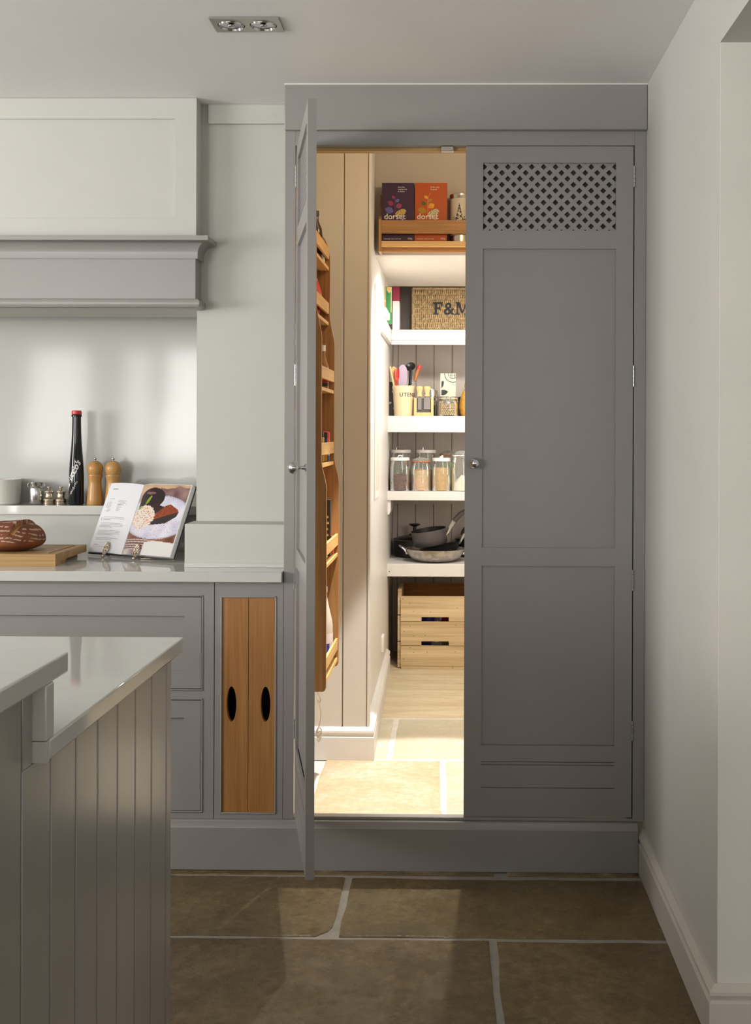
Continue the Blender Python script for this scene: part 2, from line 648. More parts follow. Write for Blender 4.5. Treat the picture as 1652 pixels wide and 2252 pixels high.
def skirting_profile(h, t):
    return [(0, 0), (t, 0), (t, h * 0.70), (t * 0.72, h * 0.74), (t * 0.8, h * 0.78), (t * 1.0, h * 0.84), (t * 0.95, h * 0.90), (t * 0.6, h * 0.95), (t * 0.3, h), (0, h)]


b = MB()
sp = skirting_profile(0.122, 0.02)
n = len(sp)
ring = []
for (yy, sg) in ((0.02, 0), (OPEN_Y, 1)):
    ring.append([Vector((XR - d, yy - (d if sg else 0), zz)) for d, zz in sp])
ring.append([Vector((XR + 0.3, OPEN_Y - d, zz)) for d, zz in sp])
vs = [p for r_ in ring for p in r_]
fs = []
for i in range(2):
    for k in range(n - 1):
        fs.append((i * n + k, i * n + k + 1, (i + 1) * n + k + 1, (i + 1) * n + k))
b.add(vs, fs)
structure('baseboard_right', b, SKIRT, smooth=20)

# far sides of the kitchen, behind and beside the camera
structure('wall_left', MB().box(XL - 0.1, XL, YB, -3.4, 0, CZ).box(XL - 0.1, XL, -1.2, 0.7, 0, CZ).box(XL - 0.1, XL, -3.4, -1.2, 0, 1.0).box(XL - 0.1, XL, -3.4, -1.2, 2.1, CZ), WHITE_WALL)  # opening made for the added side daylight
w = MB()
HOLES = [(-4.05, -3.45, 0.95, 2.1), (-3.15, -2.85, 0.95, 2.1), (-2.75, -2.3, 0.95, 2.1), (-0.75, 0.35, 1.0, 2.1), (1.15, 2.35, 0.55, 2.2)]  # rightmost openings go with the added fill daylight
xs = XL
for a, b2, z0, z1 in HOLES:
    w.box(xs, a, YB - 0.1, YB, 0, CZ)
    w.box(a, b2, YB - 0.1, YB, 0, z0)
    w.box(a, b2, YB - 0.1, YB, z1, CZ)
    xs = b2
w.box(xs, 2.7, YB - 0.1, YB, 0, CZ)
structure('wall_front', w, WHITE_WALL)
for k, (a, b2, z0, z1) in enumerate(HOLES):
    fr = MB()
    nb = 1 if k < 3 else 2
    for i in range(nb + 1):
        xx = a + (b2 - a) * i / nb
        fr.box(xx - 0.035, xx + 0.035, YB - 0.06, YB - 0.01, z0, z1)
    for zz in (z0, z1):
        fr.box(a, b2, YB - 0.06, YB - 0.01, zz - 0.03, zz + 0.03)
    structure('window_%d' % (k + 1), fr, GLAZE_BAR)
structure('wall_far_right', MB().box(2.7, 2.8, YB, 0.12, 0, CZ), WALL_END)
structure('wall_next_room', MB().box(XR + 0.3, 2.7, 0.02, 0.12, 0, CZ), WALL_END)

# back wall: the pier beside the cooker recess, and the recess
w = MB()
w.box(XP, PLW - 0.006, PIER_Y + 0.02, SPL_Y + 0.1, 0, CZ)
w.box(XP, CUP_L + 0.004, PIER_Y, PIER_Y + 0.02, 0, CZ)
w.box(XL, XP, SPL_Y + 0.012, SPL_Y + 0.1, 0, CZ)
structure('wall_back', w, WHITE_WALL)
zf = Z(272, PIER_Y - 0.012, 540)
structure('trim_2', MB().box(XP + 0.035, CUP_L + 0.01, PIER_Y - 0.012, PIER_Y, zf, CZ), WHITE_WALL, bevel=0.002)

# ---- floor of flagstones
floor = structure('floor', MB().box(XL, 2.7, YB, 3.4, -0.06, -0.0045), GROUT)


def flagstone(poly, m, jitter=0.004, top=0.0):
    pts = []
    for k in range(len(poly)):
        a, b_ = Vector((*poly[k], 0)), Vector((*poly[(k + 1) % len(poly)], 0))
        L = (b_ - a).length
        ns = max(1, int(L / 0.09))
        d = (b_ - a).normalized()
        nrm = Vector((-d.y, d.x, 0))
        for i in range(ns):
            p = a + (b_ - a) * (i / ns)
            if i:
                p += nrm * random.uniform(-jitter, jitter)
            pts.append((p.x, p.y))
    cx = sum(p[0] for p in pts) / len(pts)
    cy = sum(p[1] for p in pts) / len(pts)
    mb = MB()
    nn = len(pts)
    inn = [(cx + (p[0] - cx) * (1 - 0.007 / max(0.05, math.hypot(p[0] - cx, p[1] - cy))), cy + (p[1] - cy) * (1 - 0.007 / max(0.05, math.hypot(p[0] - cx, p[1] - cy)))) for p in pts]
    vs = [(x, y, -0.012) for x, y in pts] + [(x, y, top - 0.003) for x, y in pts] + [(x, y, top) for x, y in inn]
    fs = [tuple(range(2 * nn, 3 * nn))]
    for k in range(nn):
        j = (k + 1) % nn
        fs += [(k, j, nn + j, nn + k), (nn + k, nn + j, 2 * nn + j, 2 * nn + k)]
    mb.add(vs, fs)
    return mb.build('flagstone', m, floor, smooth=50)


G = 0.009
XE = XR - 0.012
vg1, vg2 = -0.303, 0.104
# thin course against the plinth, then the first two full courses as photographed
for a, b2 in ((-1.6, -0.9), (-0.9, 0.13), (0.15, XE)):
    flagstone([(a + G, -0.046), (b2 - G, -0.044), (b2 - G, -0.005), (a + G, -0.005)], FLAG[1], 0.002, -0.001)
K1a, K1b = -0.064, -0.458
xc = P(712, 2057, 0).x
flagstone([(-1.15, K1b + 0.004), (-0.356, K1b + 0.004), (-0.336, -0.432), (-0.327, -0.425), (vg1 - 0.014, -0.396), (vg1 - G - 0.002, -0.33), (vg1 - G - 0.004, K1a), (-1.15, K1a + 0.012)], FLAG[0])
flagstone([(vg1 + G, K1b + 0.002), (XE, K1b + 0.002), (XE, K1a - 0.012), (vg1 + G, K1a - 0.006)], FLAG[1])
flagstone([(-1.8, K1b + 0.004), (-1.17, K1b + 0.004), (-1.17, K1a), (-1.8, K1a)], FLAG[2])
K2a, K2b = K1b - 0.013, -1.13
flagstone([(-0.85, K2b), (vg2 - G, K2b), (vg2 - G - 0.002, K2a), (-0.85, K2a + 0.004)], FLAG[2])
flagstone([(-1.8, K2b), (-0.87, K2b), (-0.87, K2a), (-1.8, K2a + 0.004)], FLAG[1])
flagstone([(vg2 + G, K2b), (XE, K2b), (XE, K2a - 0.006), (vg2 + G, K2a - 0.004)], FLAG[0])
y = K2b - 0.02
row = 0
while y > YB + 0.2:
    d = random.choice((0.45, 0.6, 0.52))
    x = -4.6 + random.uniform(0, 0.3)
    xend = XE if y > OPEN_Y - 0.3 else 2.6
    while x < xend - 0.05:
        L = random.choice((0.5, 0.65, 0.8, 0.9))
        x2 = min(x + L, xend)
        if not (x2 < -0.75 and y - d > -2.3):
            flagstone([(x + G, y - d + 0.02), (x2 - G, y - d + 0.02), (x2 - G, y), (x + G, y)], random.choice(FLAG))
        x = x2
    y -= d
    row += 1
# pantry flags and mortar, coloured paler for the lamplight there
MB().box(-0.56, PRW, 0.03, 3.34, -0.0044, -0.0028).build('mortar_bed', plain('white_mortar', (0.66, 0.63, 0.58), 0.85, var=0.06, vscale=25), floor)
g1 = X(981, 0.8, 1730)
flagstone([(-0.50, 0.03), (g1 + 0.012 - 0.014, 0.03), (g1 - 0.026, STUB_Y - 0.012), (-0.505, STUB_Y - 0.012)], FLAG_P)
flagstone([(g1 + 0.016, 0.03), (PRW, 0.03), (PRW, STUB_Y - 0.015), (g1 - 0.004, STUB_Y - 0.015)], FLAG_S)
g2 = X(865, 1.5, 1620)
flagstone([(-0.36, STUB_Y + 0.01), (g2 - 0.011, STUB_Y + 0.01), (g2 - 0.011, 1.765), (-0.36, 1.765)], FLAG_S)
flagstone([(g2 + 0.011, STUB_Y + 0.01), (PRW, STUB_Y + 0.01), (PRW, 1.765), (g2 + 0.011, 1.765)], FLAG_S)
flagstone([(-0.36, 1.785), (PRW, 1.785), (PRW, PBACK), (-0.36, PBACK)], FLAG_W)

# ---- pantry shell
XS0, XS1 = -0.334, -0.366            # side wall past the stub, slightly out of true


def xs_at(Y):
    return -0.352 + (XS1 + 0.352) * (Y - STUB_Y - 0.05) / (PBACK - STUB_Y - 0.05)


structure('wall_pantry_left', MB().box(PLW - 0.005, PLW, PIER_Y + 0.021, STUB_Y + 0.05, 0, PCZ), PANTRY)
w = MB().box(PLW, XS0 - 0.011, STUB_Y + 0.011, STUB_Y + 0.05, 0, PCZ)
stub = structure('wall_pantry_stub', w, PANTRY)
gx = X(755, STUB_Y, 1000)
for a, b2 in ((PLW, gx - 0.0015), (gx + 0.0015, XS0 - 0.012)):
    MB().box(a, b2, STUB_Y, STUB_Y + 0.012, 0, PCZ).build('board', PANTRY, stub, bevel=0.0025)
MB().box(XS0 - 0.0105, XS0, STUB_Y - 0.004, STUB_Y + 0.05, 0, PCZ).build('corner_bead', PWHITE, stub, bevel=0.003)
w = MB().prism([(-0.352, STUB_Y + 0.05, 0), (XS1, PBACK, 0), (XS1 - 0.05, PBACK, 0), (-0.40, STUB_Y + 0.05, 0)], (0, 0, PCZ))
structure('wall_pantry_side', w, PWHITE)
pb = structure('wall_pantry_back', MB().box(XS1 - 0.02, PRW, PBACK, PBACK + 0.03, 0, PCZ), PANTRY_TAN)
gp = X(875, PBACK, 1000)
pitch = X(914.5, PBACK, 1000) - gp
x = gp - pitch
while x < 0.45:
    MB().box(max(x, XS1) + 0.0012, x + pitch - 0.0012, PBACK - 0.012, PBACK, 0, PCZ).build('board', PANTRY_TAN, pb, bevel=0.003)
    x += pitch
structure('wall_pantry_right', MB().box(PRW, PRW + 0.03, 0.03, PBACK, 0, PCZ), PANTRY)
structure('ceiling_pantry', MB().box(PLW, PRW + 0.03, 0.032, PBACK, PCZ, PCZ + 0.05), PANTRY)
structure('wall_pantry_front', MB().box(CUP_L + 0.02, PRW, 0.032, 0.06, 2.2, PCZ).box(X(1398, 0, 1000), PRW, 0.032, 0.06, 0, 2.2), PANTRY)
w = MB().box(XS0 - 0.03, PRW, P1_Y, P1_Y + 0.05, SOF_Z, PCZ).box(XS0 - 0.03, PRW, P1_Y + 0.05, SHELF_Y, SOF_Z, SOF_Z + 0.06)
structure('ceiling_soffit', w, PANTRY, bevel=0.003)
# skirtings of the pantry: along the stub and returned along the side wall
b = MB()
sp = skirting_profile(Z(1598, STUB_Y, 760), 0.02)
sp[0], sp[-1] = (-0.017, 0), (-0.017, sp[-1][1])
n = len(sp)
ring = [[Vector((PLW, STUB_Y - max(d, 0), zz)) for d, zz in sp], [Vector((XS0 + d, STUB_Y - max(d, 0), zz)) for d, zz in sp], [Vector((xs_at(2.75) + d, 2.75, zz)) for d, zz in sp]]
vs = [p for r_ in ring for p in r_]
fs = []
for i in range(2):
    for k in range(n - 1):
        fs.append((i * n + k, i * n + k + 1, (i + 1) * n + k + 1, (i + 1) * n + k))
b.add(vs, fs)
structure('baseboard_pantry', b, PWHITE, smooth=20)
# framed panel on the side wall
xa = xs_at(1.85)
nb_ = thing('framed_panel', 'tall white framed grey panel fixed flat to the pantry side wall', 'panel', (xa, 1.85, 1.05))
fr = MB()
ya, yb_, za, zb = 1.68, 2.03, Z(1078, 1.85, 830), Z(652, 1.85, 830)
ya, yb_ = 1.66, 1.94
for (p0, p1, q0, q1) in ((ya - 0.03, ya, za, zb), (yb_, yb_ + 0.03, za, zb), (ya - 0.03, yb_ + 0.03, za - 0.03, za), (ya - 0.03, yb_ + 0.03, zb, zb + 0.03)):
    fr.box(xa - 0.004, xa + 0.007, p0, p1, q0, q1)
fr.build('frame', PWHITE, nb_)
MB().box(xa - 0.004, xa + 0.0055, ya, yb_, za, zb).build('panel', PANTRY_TAN, nb_)
sk = thing('wall_socket', 'small white socket low on the pantry side wall', 'socket', (xs_at(2.4), 2.4, 0.62))
zz = Z(1414, 2.3, 840)
MB().box(xs_at(2.4) - 0.002, xs_at(2.4) + 0.012, 2.25, 2.34, zz - 0.04, zz + 0.04).build('plate', WHITEP, sk, bevel=0.004)

# ------------------------------------------------------------------ tall cupboard
cup = thing('tall_cupboard', 'floor to ceiling grey painted pantry cupboard with one door swung open', 'cupboard', (0, 0, 0.1))
zt, zb = Z(320, 0, 1000), Z(1798, 0, 1000)
zp = Z(1825, -0.022, 1000)
xl0, xl1 = CUP_L, X(648, 0, 1000)
xr0, xr1 = X(1394, 0, 1000), XR - 0.0005
zrail = Z(287, 0, 1000)
MB().box(xl0, xl1, 0, 0.03, zp + 0.0205, zrail).build('stile', GREY, cup, bevel=0.001)
MB().box(xr0, xr1, 0, 0.03, zp + 0.0205, zrail).build('stile', GREY, cup, bevel=0.001)
MB().box(xl1, xr0, 0, 0.03, zt, zrail).build('top_rail', GREY, cup, bevel=0.001)
MB().box(xl1, xr0, 0, 0.03, zp + 0.0205, zb).build('bottom_rail', GREY, cup, bevel=0.001)
MB().box(xl0, xl0 + 0.012, 0.0305, PIER_Y - 0.001, zp + 0.021, CZ - 0.002).build('side_panel', GREY, cup)
zc = Z(285, -0.02, 1000)
c_ = MB().box(xl0, xr1, -0.02, 0.03, zc, CZ - 0.001)
c_.build('cornice_board', GREY, cup, bevel=0.003)
sil = MB()
pts = [(xl0 + 0.01, -0.0205, CZ - 0.004)]
sil.box(xl0, xr1, -0.024, -0.016, CZ - 0.0045, CZ - 0.0005)
sil.build('sealant_bead', WHITEP, cup)
MB().box(xr0 - 0.014, xr0 + 0.004, 0.0235, 0.031, zb, zt).box(xl1, xr0 - 0.2, 0.0305, 0.031, zb - 0.02, zb - 0.01).build('gap_light_block', GREY, cup)  # hidden strips added to stop pantry light leaking through the door gap
strip = MB().box(xl1, X(1023, 0, 1000), 0.031, 0.06, zt - 0.009, zt + 0.03)
strip.build('head_lining', PALE_X, cup)  # pale yellow tint stands for pantry light on this strip


def knob_parts(parent, u, z, side):
    k = MB()
    M = Matrix.Rotation(PI / 2, 3, 'X')
    k.lathe([(0, 0.0), (0.010, 0.0), (0.010, 0.003), (0.0055, 0.006), (0.0045, 0.014), (0.006, 0.017), (0.012, 0.021), (0.0158, 0.028), (0.0165, 0.034), (0.0145, 0.041), (0.009, 0.046), (0, 0.048)], 24, (u, 0, z), M)
    return k.build('knob', CHROME, parent, local=True)


def cupboard_door(mirror, loc, rz, wpx):
    """leaf in its own axes: u from the hinge edge, front face at y=0"""
    sgn = -1 if mirror else 1
    W = wpx
    T = 0.022
    yz = lambda py: Z(py, 0, 1200)
    z0, z1 = yz(1796), yz(322)

    def bx(mb, a, b_, q0, q1, y0=0.0, y1=T):
        mb.box(sgn * a, sgn * b_, y0, y1, q0, q1)
    m = MB()
    st = 0.0515
    bx(m, 0, st, z0, z1)
    bx(m, W - st, W, z0, z1)
    rails = [(yz(358), z1), (yz(547), yz(507)), (yz(1245), yz(1205)), (z0, yz(1640))]
    for q0, q1 in rails[:3]:
        bx(m, st, W - st, q0, q1)
    ga, gb = yz(1678), yz(1733)
    bx(m, st, W - st, ga + 0.004, yz(1640))
    bx(m, st, W - st, ga - 0.005, ga + 0.0015, 0.001)
    bx(m, st, W - st, gb + 0.0012, ga - 0.0075, 0.0005)
    bx(m, st, W - st, z0, gb - 0.0012, 0.0005)
    bx(m, st, W - st, z0, yz(1640), 0.006, T)
    d = m.build('door', GREY, cup, local=True)
    d.location = Vector(loc) - cup.location
    d.rotation_euler = (0, 0, rz)
    # sunk panels
    zo = -loc[2]
    for q0, q1 in ((yz(1205), yz(547)), (yz(1640), yz(1245))):
        p = MB()
        bx(p, st - 0.002, W - st + 0.002, q0, q1, 0.0085, 0.016)
        p.build('panel', GREY, d, local=True)
    # pierced lattice
    lx0, lx1, lz0, lz1 = st, W - st, yz(507), yz(358)
    la = MB()
    pw = (lx1 - lx0) / 11.15
    hw = pw * 0.25 * 0.98
    wd = hw * math.sqrt(2) * 0.5
    for fam in (1, -1):
        k = -30
        while k < 60:
            c0 = lx0 + 0.002 + (k + 0.0) * pw + (0 if fam > 0 else pw * 0.0)
            dd = Vector((1, fam)).normalized()
            nn = Vector((-dd.y, dd.x))
            base = Vector((c0, lz0 - 0.004))
            q = [base - dd * 1.0 + nn * wd, base - dd * 1.0 - nn * wd, base + dd * 1.0 - nn * wd, base + dd * 1.0 + nn * wd]
            poly = clip_poly([(v.x, v.y) for v in q], lx0, lx1, lz0, lz1)
            if poly:
                y0 = 0.0075 + (0.0002 if fam < 0 else 0)
                la.prism([(sgn * a, y0, b_) for a, b_ in poly], (0, 0.006, 0))
            k += 1
    la.build('lattice', GREY, d, local=True, smooth=0)
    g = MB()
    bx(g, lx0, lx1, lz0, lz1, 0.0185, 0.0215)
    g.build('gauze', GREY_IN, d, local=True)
    zk = yz(1019)
    knob_parts(d, sgn * (W - 0.029), zk, sgn)
    for py0, py1 in ((365, 412), (803, 850), (1252, 1298), (1584, 1628)):
        h = MB()
        q0, q1 = yz(py1), yz(py0)
        seg = (q1 - q0) / 5
        for i in range(5):
            h.lathe([(0, 0.0006), (0.003, 0.0006), (0.003, seg - 0.0006), (0, seg - 0.0006)], 12, (sgn * -0.002, -0.002, q0 + i * seg))
        h.build('hinge', STEEL if py0 < 1000 else GREY, d, local=True)
    for part in [d] + list(d.children):
        for v in part.data.vertices:
            v.co.z += zo
    return d


hx_l = X(651, 0, 1000)
hx_r = X(1391.5, 0, 1000)
xm = X(1022.5, 0, 1000)
cupboard_door(True, (hx_r, 0.0, 0.1), 0.0, hx_r - xm)
dl = cupboard_door(False, (hx_l, -0.004, 0.1), -math.radians(78.9), xm - hx_l - 0.002)
cc = MB()
xk0, xk1 = X(970, 0.01, 330), X(998, 0.01, 330)
cc.box(xk0, xk1, 0.004, 0.03, Z(333, 0.01, 985), zt - 0.0002)
cc.build('magnetic_catch', NICKEL, cup, bevel=0.002)

# plinth along the whole run
pl = MB()
zp = Z(1825, -0.022, 1000)
pl.prism([(-2.2, -0.022, 0), (-2.2, -0.022, zp), (-2.2, -0.0175, zp + 0.006), (-2.2, -0.0145, zp + 0.018), (-2.2, -0.012, zp + 0.020), (-2.2, 0.02, zp + 0.020), (-2.2, 0.02, 0)], (XR - 0.021 + 2.2, 0, 0))
tag(pl.build('plinth', GREY, bevel=0.001), 'long grey painted plinth along the floor under all the cupboards', 'plinth')

# ------------------------------------------------------------------ base cabinets and worktop
WT = Z(1258, -0.025, 500)
WB = Z(1281, -0.025, 500)
dvx = X(471.5, 0, 1400)


def frame_with_openings(x0, x1, z0, z1, openings, mb):
    """stiles and rails of a beaded face frame around rectangular openings stacked in one column"""
    xa = min(o[0] for o in openings)
    xb = max(o[1] for o in openings)
    mb.box(x0, xa, 0, 0.025, z0, z1)
    mb.box(xb, x1, 0, 0.025, z0, z1)
    zs = sorted(openings, key=lambda o: o[2])
    cur = z0
    for o in zs:
        mb.box(xa, xb, 0, 0.025, cur, o[2])
        cur = o[3]
    mb.box(xa, xb, 0, 0.025, cur, z1)


def bead(x0, x1, z0, z1, mb, t=0.0045):
    for (a, b_, c, d) in ((x0, x0 + t, z0, z1), (x1 - t, x1, z0, z1), (x0, x1, z0, z0 + t), (x0, x1, z1 - t, z1)):
        mb.box(a, b_, -0.0025, 0.02, c, d)


zb0 = zp + 0.0205
drw = thing('drawer_cabinet', 'grey base cabinet with two deep panelled drawers behind the island', 'cabinet', (-1.2, 0.1, zb0))
dx0, dx1 = -1.86, X(447, 0, 1400)
o1 = (dx0, dx1, Z(1519, 0, 430), Z(1309, 0, 430))
o2 = (dx0, dx1, Z(1787, 0, 430), Z(1536, 0, 430))
fm = MB()
frame_with_openings(-1.9, dvx - 0.0012, zb0, WB - 0.0005, [o1, o2], fm)
fm.build('face_frame', GREY, drw)
bm_ = MB()
for o in (o1, o2):
    bead(*o, bm_)
bm_.build('bead', GREY, drw, bevel=0.0015)
MB().box(-1.9, dvx - 0.0012, 0.025, 0.2, zb0, WB - 0.001).build('carcass', GREY, drw)
for o, pt, pb_ in ((o1, 1355, 1475), (o2, 1579, 1744)):
    x0, x1, z0, z1 = o[0] + 0.0065, o[1] - 0.0065, o[2] + 0.0065, o[3] - 0.0065
    q0, q1 = Z(pb_, 0, 430), Z(pt, 0, 430)
    pxr = X(405, 0, 1400)
    m = MB()
    m.box(x0, x0 + 0.05, 0.001, 0.022, z0, z1)
    m.box(pxr, x1, 0.001, 0.022, z0, z1)
    m.box(x0 + 0.05, pxr, 0.001, 0.022, z0, q0)
    m.box(x0 + 0.05, pxr, 0.001, 0.022, q1, z1)
    dr = m.build('drawer', GREY, drw)
    MB().box(x0 + 0.049, pxr + 0.001, 0.009, 0.018, q0 - 0.001, q1 + 0.001).build('panel', GREY, dr)

tray = thing('tray_cabinet', 'narrow grey base cabinet with a pair of plain oak tray doors', 'cabinet', (-0.62, 0.1, zb0))
tx0, tx1 = X(485, 0, 1500), X(608, 0, 1500)
ot = (tx0, tx1, Z(1790, 0, 545), Z(1311, 0, 545))
fm = MB()
frame_with_openings(dvx + 0.0012, CUP_L - 0.0012, zb0, WB - 0.0005, [ot], fm)
fm.build('face_frame', GREY, tray)
bm_ = MB()
bead(*ot, bm_)
bm_.build('bead', GREY, tray, bevel=0.0015)
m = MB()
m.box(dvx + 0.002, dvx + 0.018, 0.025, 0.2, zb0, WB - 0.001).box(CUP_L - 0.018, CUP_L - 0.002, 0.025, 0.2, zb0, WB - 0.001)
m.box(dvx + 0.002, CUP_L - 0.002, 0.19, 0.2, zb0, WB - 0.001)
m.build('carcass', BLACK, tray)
xmid = X(546, 0, 1500)
for (a, b_, cpx) in ((tx0 + 0.005, xmid - 0.0008, 509), (xmid + 0.0008, tx1 - 0.005, 584)):
    m = MB()
    m.plate_hole(a, b_, ot[2] + 0.005, ot[3] - 0.005, 0.002, 0.022, X(cpx, 0, 1500), Z(1549, 0, 545), 0.0145, 0.0525)
    m.build('oak_door', OAK_DOOR, tray, smooth=40)

wt = MB()
wt.box(-2.2, X(619.5, -0.025, 1270), -0.025, PIER_Y - 0.022, WB, WT)
wt.box(-2.2, XP - 0.001, PIER_Y - 0.022, SPL_Y - 0.01, WB, WT)
tag(wt.build('worktop', QUARTZ, bevel=0.002), 'pale polished stone worktop on the grey base cabinets under the cooker hood', 'worktop')
up = MB()
uz = Z(1153, PIER_Y - 0.1, 500)
up.box(X(406, 0.085, 1200), CUP_L - 0.002, 0.085, PIER_Y - 0.001, WT + 0.0003, Z(1153, 0.085, 520))
tag(up.build('upstand', WHITE_WALL, bevel=0.002), 'low boxed off-white upstand on the worktop against the tall cupboard', 'upstand')
rb = MB().box(X(406, 0.082, 1200), CUP_L - 0.002, 0.08, 0.0849, WT + 0.0003, WT + 0.013)
tag(rb.build('sealing_strip', QUARTZ, bevel=0.001), 'thin pale strip along the foot of the boxed upstand', 'trim')

LED_Y = 0.50
LED_D = 0.14
LZ1, LZ0 = Z(1112, LED_Y, 120), Z(1132, LED_Y, 120)
led = thing('ledge', 'long white ledge along the splashback behind the worktop', 'ledge', (-1.4, 0.55, WT))
MB().box(-2.2, XP - 0.002, LED_Y, SPL_Y - 0.0005, LZ0, LZ1).build('ledge_top', QUARTZ, led, bevel=0.002)
MB().box(-2.2, XP - 0.002, LED_Y + 0.014, SPL_Y - 0.0005, WT + 0.0003, LZ0).build('riser', SPLASH, led)
sp_ = MB().box(-2.3, XP - 0.001, SPL_Y, SPL_Y + 0.0115, LZ1 - 0.05, 1.95)
tag(sp_.build('splashback', SPLASH), 'glossy white splashback panel behind the ledge under the cooker hood', 'splashback')

# ------------------------------------------------------------------ cooker hood
hood = thing('cooker_hood', 'wide boxed cooker hood with off-white panel and grey moulded mantel shelf', 'cooker hood', (-1.5, 0.3, 1.686))
HY = 0.125
hx = X(432, HY, 350)
hxl = -2.25
zcr1 = Z(517, 0.074, 430)
zfr1, zfr0 = Z(557, HY - 0.01, 420), Z(657, HY, 420)
zbot = Z(676, 0.112, 420)
m = MB()
m.box(hxl, hx, HY + 0.008, SPL_Y - 0.001, zcr1 - 0.003, CZ - 0.001)
hpx = X(385, HY, 300)
ptop, pbot = Z(261, HY, 300), Z(480, HY, 300)
m.box(hpx, hx, HY, HY + 0.0078, zcr1 - 0.003, CZ - 0.001)
m.box(hxl, hpx, HY, HY + 0.0078, ptop, CZ - 0.001)
m.box(hxl, hpx, HY, HY + 0.0078, zcr1 - 0.003, pbot)
m.build('chimney_box', WHITE_WALL, hood)


def mitred(profile, name, mat_):
    """profile of (outward, z); runs along the front then returns along the side to the pier"""
    n = len(profile)
    rings = [[Vector((hxl, HY - o, z)) for o, z in profile], [Vector((hx + o, HY - o, z)) for o, z in profile], [Vector((hx + o, PIER_Y - 0.0005, z)) for o, z in profile]]
    vs = [p for r_ in rings for p in r_]
    fs = []
    for i in range(2):
        for k in range(n):
            j = (k + 1) % n
            fs.append((i * n + k, i * n + j, (i + 1) * n + j, (i + 1) * n + k))
    fs.append(tuple(range(n)))
    fs.append(tuple(range(2 * n, 3 * n)))
    mb = MB().add(vs, fs)
    return mb.build(name, mat_, hood, smooth=25)


zl = zcr1 - 0.014
cr = [(-0.01, zcr1), (0.046, zcr1), (0.046, zl)]
for i in range(1, 8):
    t = i / 7
    cr.append((0.046 - 0.040 * math.sin(t * PI / 2) ** 1.0, zl - (zl - zfr1) * (1 - math.cos(t * PI / 2) ** 1.0)))
cr += [(0.006, zfr1 - 0.016), (-0.01, zfr1 - 0.016)]
mitred(cr, 'crown_moulding', GREY)
m = MB().box(hxl, hx - 0.002, HY, 0.42, zbot + 0.008, zfr1 - 0.016)
m.build('frieze', GREY, hood)
bz = (zfr0 + zbot) / 2
bd = [(-0.005, zfr0)]
R_ = (zfr0 - zbot) / 2
for i in range(9):
    a = PI / 2 - PI * i / 8
    bd.append((0.002 + 0.011 * math.cos(a), bz + R_ * math.sin(a)))
bd.append((-0.005, zbot))
mitred(bd, 'bead_moulding', GREY)
MB().box(hxl, hx - 0.004, HY - 0.002, 0.42, zbot, zbot + 0.0075).build('soffit', WHITE_WALL, hood)

# ------------------------------------------------------------------ island
IXE, IYB = -0.534, CAM.y + 2.26
IZT = P(404, 1401, IYB).z
IZB = P(404, 1432, IYB).z
IXE = P(404, 1401, IYB).x
BXC = P(151, 1432, CAM.y + 1.584)
BYB = CAM.y + 1.584
BZT, BZB = BXC.z, P(150, 1478, BYB).z
UPY0, UPY1 = CAM.y + 1.498, CAM.y + 1.528
isl_x0 = -2.4
isl = thing('island_unit', 'kitchen island clad in upright grey tongue and groove boards', 'island', (-1.4, -1.8, 0))
PXE = P(378, 1600, IYB - 0.02).x
IYF = -2.75
MB().box(isl_x0, PXE - 0.016, IYF, IYB - 0.022, 0, IZB - 0.001).box(isl_x0, PXE - 0.016, IYF, UPY0 - 0.002, IZB - 0.001, BZB - 0.001).build('carcass', GREY, isl)
ys = IYB - 0.022
edges = [ys]
for px in (365.6, 333, 297.5, 258.5, 215, 167.3, 112, 48.3):
    r = ray(px, 1700)
    edges.append(CAM.y + r.y * (PXE / r.x))
while edges[-1] > IYF + 0.1:
    edges.append(edges[-1] - 0.104)
for a, b_ in zip(edges[:-1], edges[1:]):
    top = IZB - 0.001 if a > UPY0 - 0.002 else BZB - 0.001
    mb = MB()
    if a > UPY0 > b_:
        mb.box(PXE - 0.016, PXE, b_ + 0.0025, a - 0.0025, 0.0, IZB - 0.001)
        mb.box(PXE - 0.016, PXE, b_ + 0.0025, UPY0 - 0.003, IZB - 0.001, BZB - 0.001)
    else:
        mb.box(PXE - 0.016, PXE, b_ + 0.003, a - 0.003, 0.0, top)
    mb.build('board', GREY_ISLAND, isl, bevel=0.0015)
iw = MB().box(isl_x0 - 0.02, IXE, UPY0 + 0.012, IYB, IZB, IZT)
tag(iw.build('island_worktop', QUARTZ, bevel=0.003), 'lower polished pale stone slab on the island, nearest the cupboards', 'worktop')
bt = thing('breakfast_bar', 'raised pale stone breakfast bar slab standing above the lower island worktop', 'worktop', (-1.4, -2.2, BZB))
MB().box(isl_x0 - 0.02, BXC.x, IYF - 0.25, BYB, BZB, BZT).build('bar_slab', QUARTZ, bt, bevel=0.003)
MB().box(isl_x0 - 0.02, BXC.x, UPY0, UPY1, IZT + 0.0003, BZB - 0.0003).build('riser', QUARTZ, bt, bevel=0.002)
MB().box(isl_x0 - 0.02, BXC.x, UPY0, UPY0 + 0.011, IZB, IZT).build('riser_foot', QUARTZ, bt)

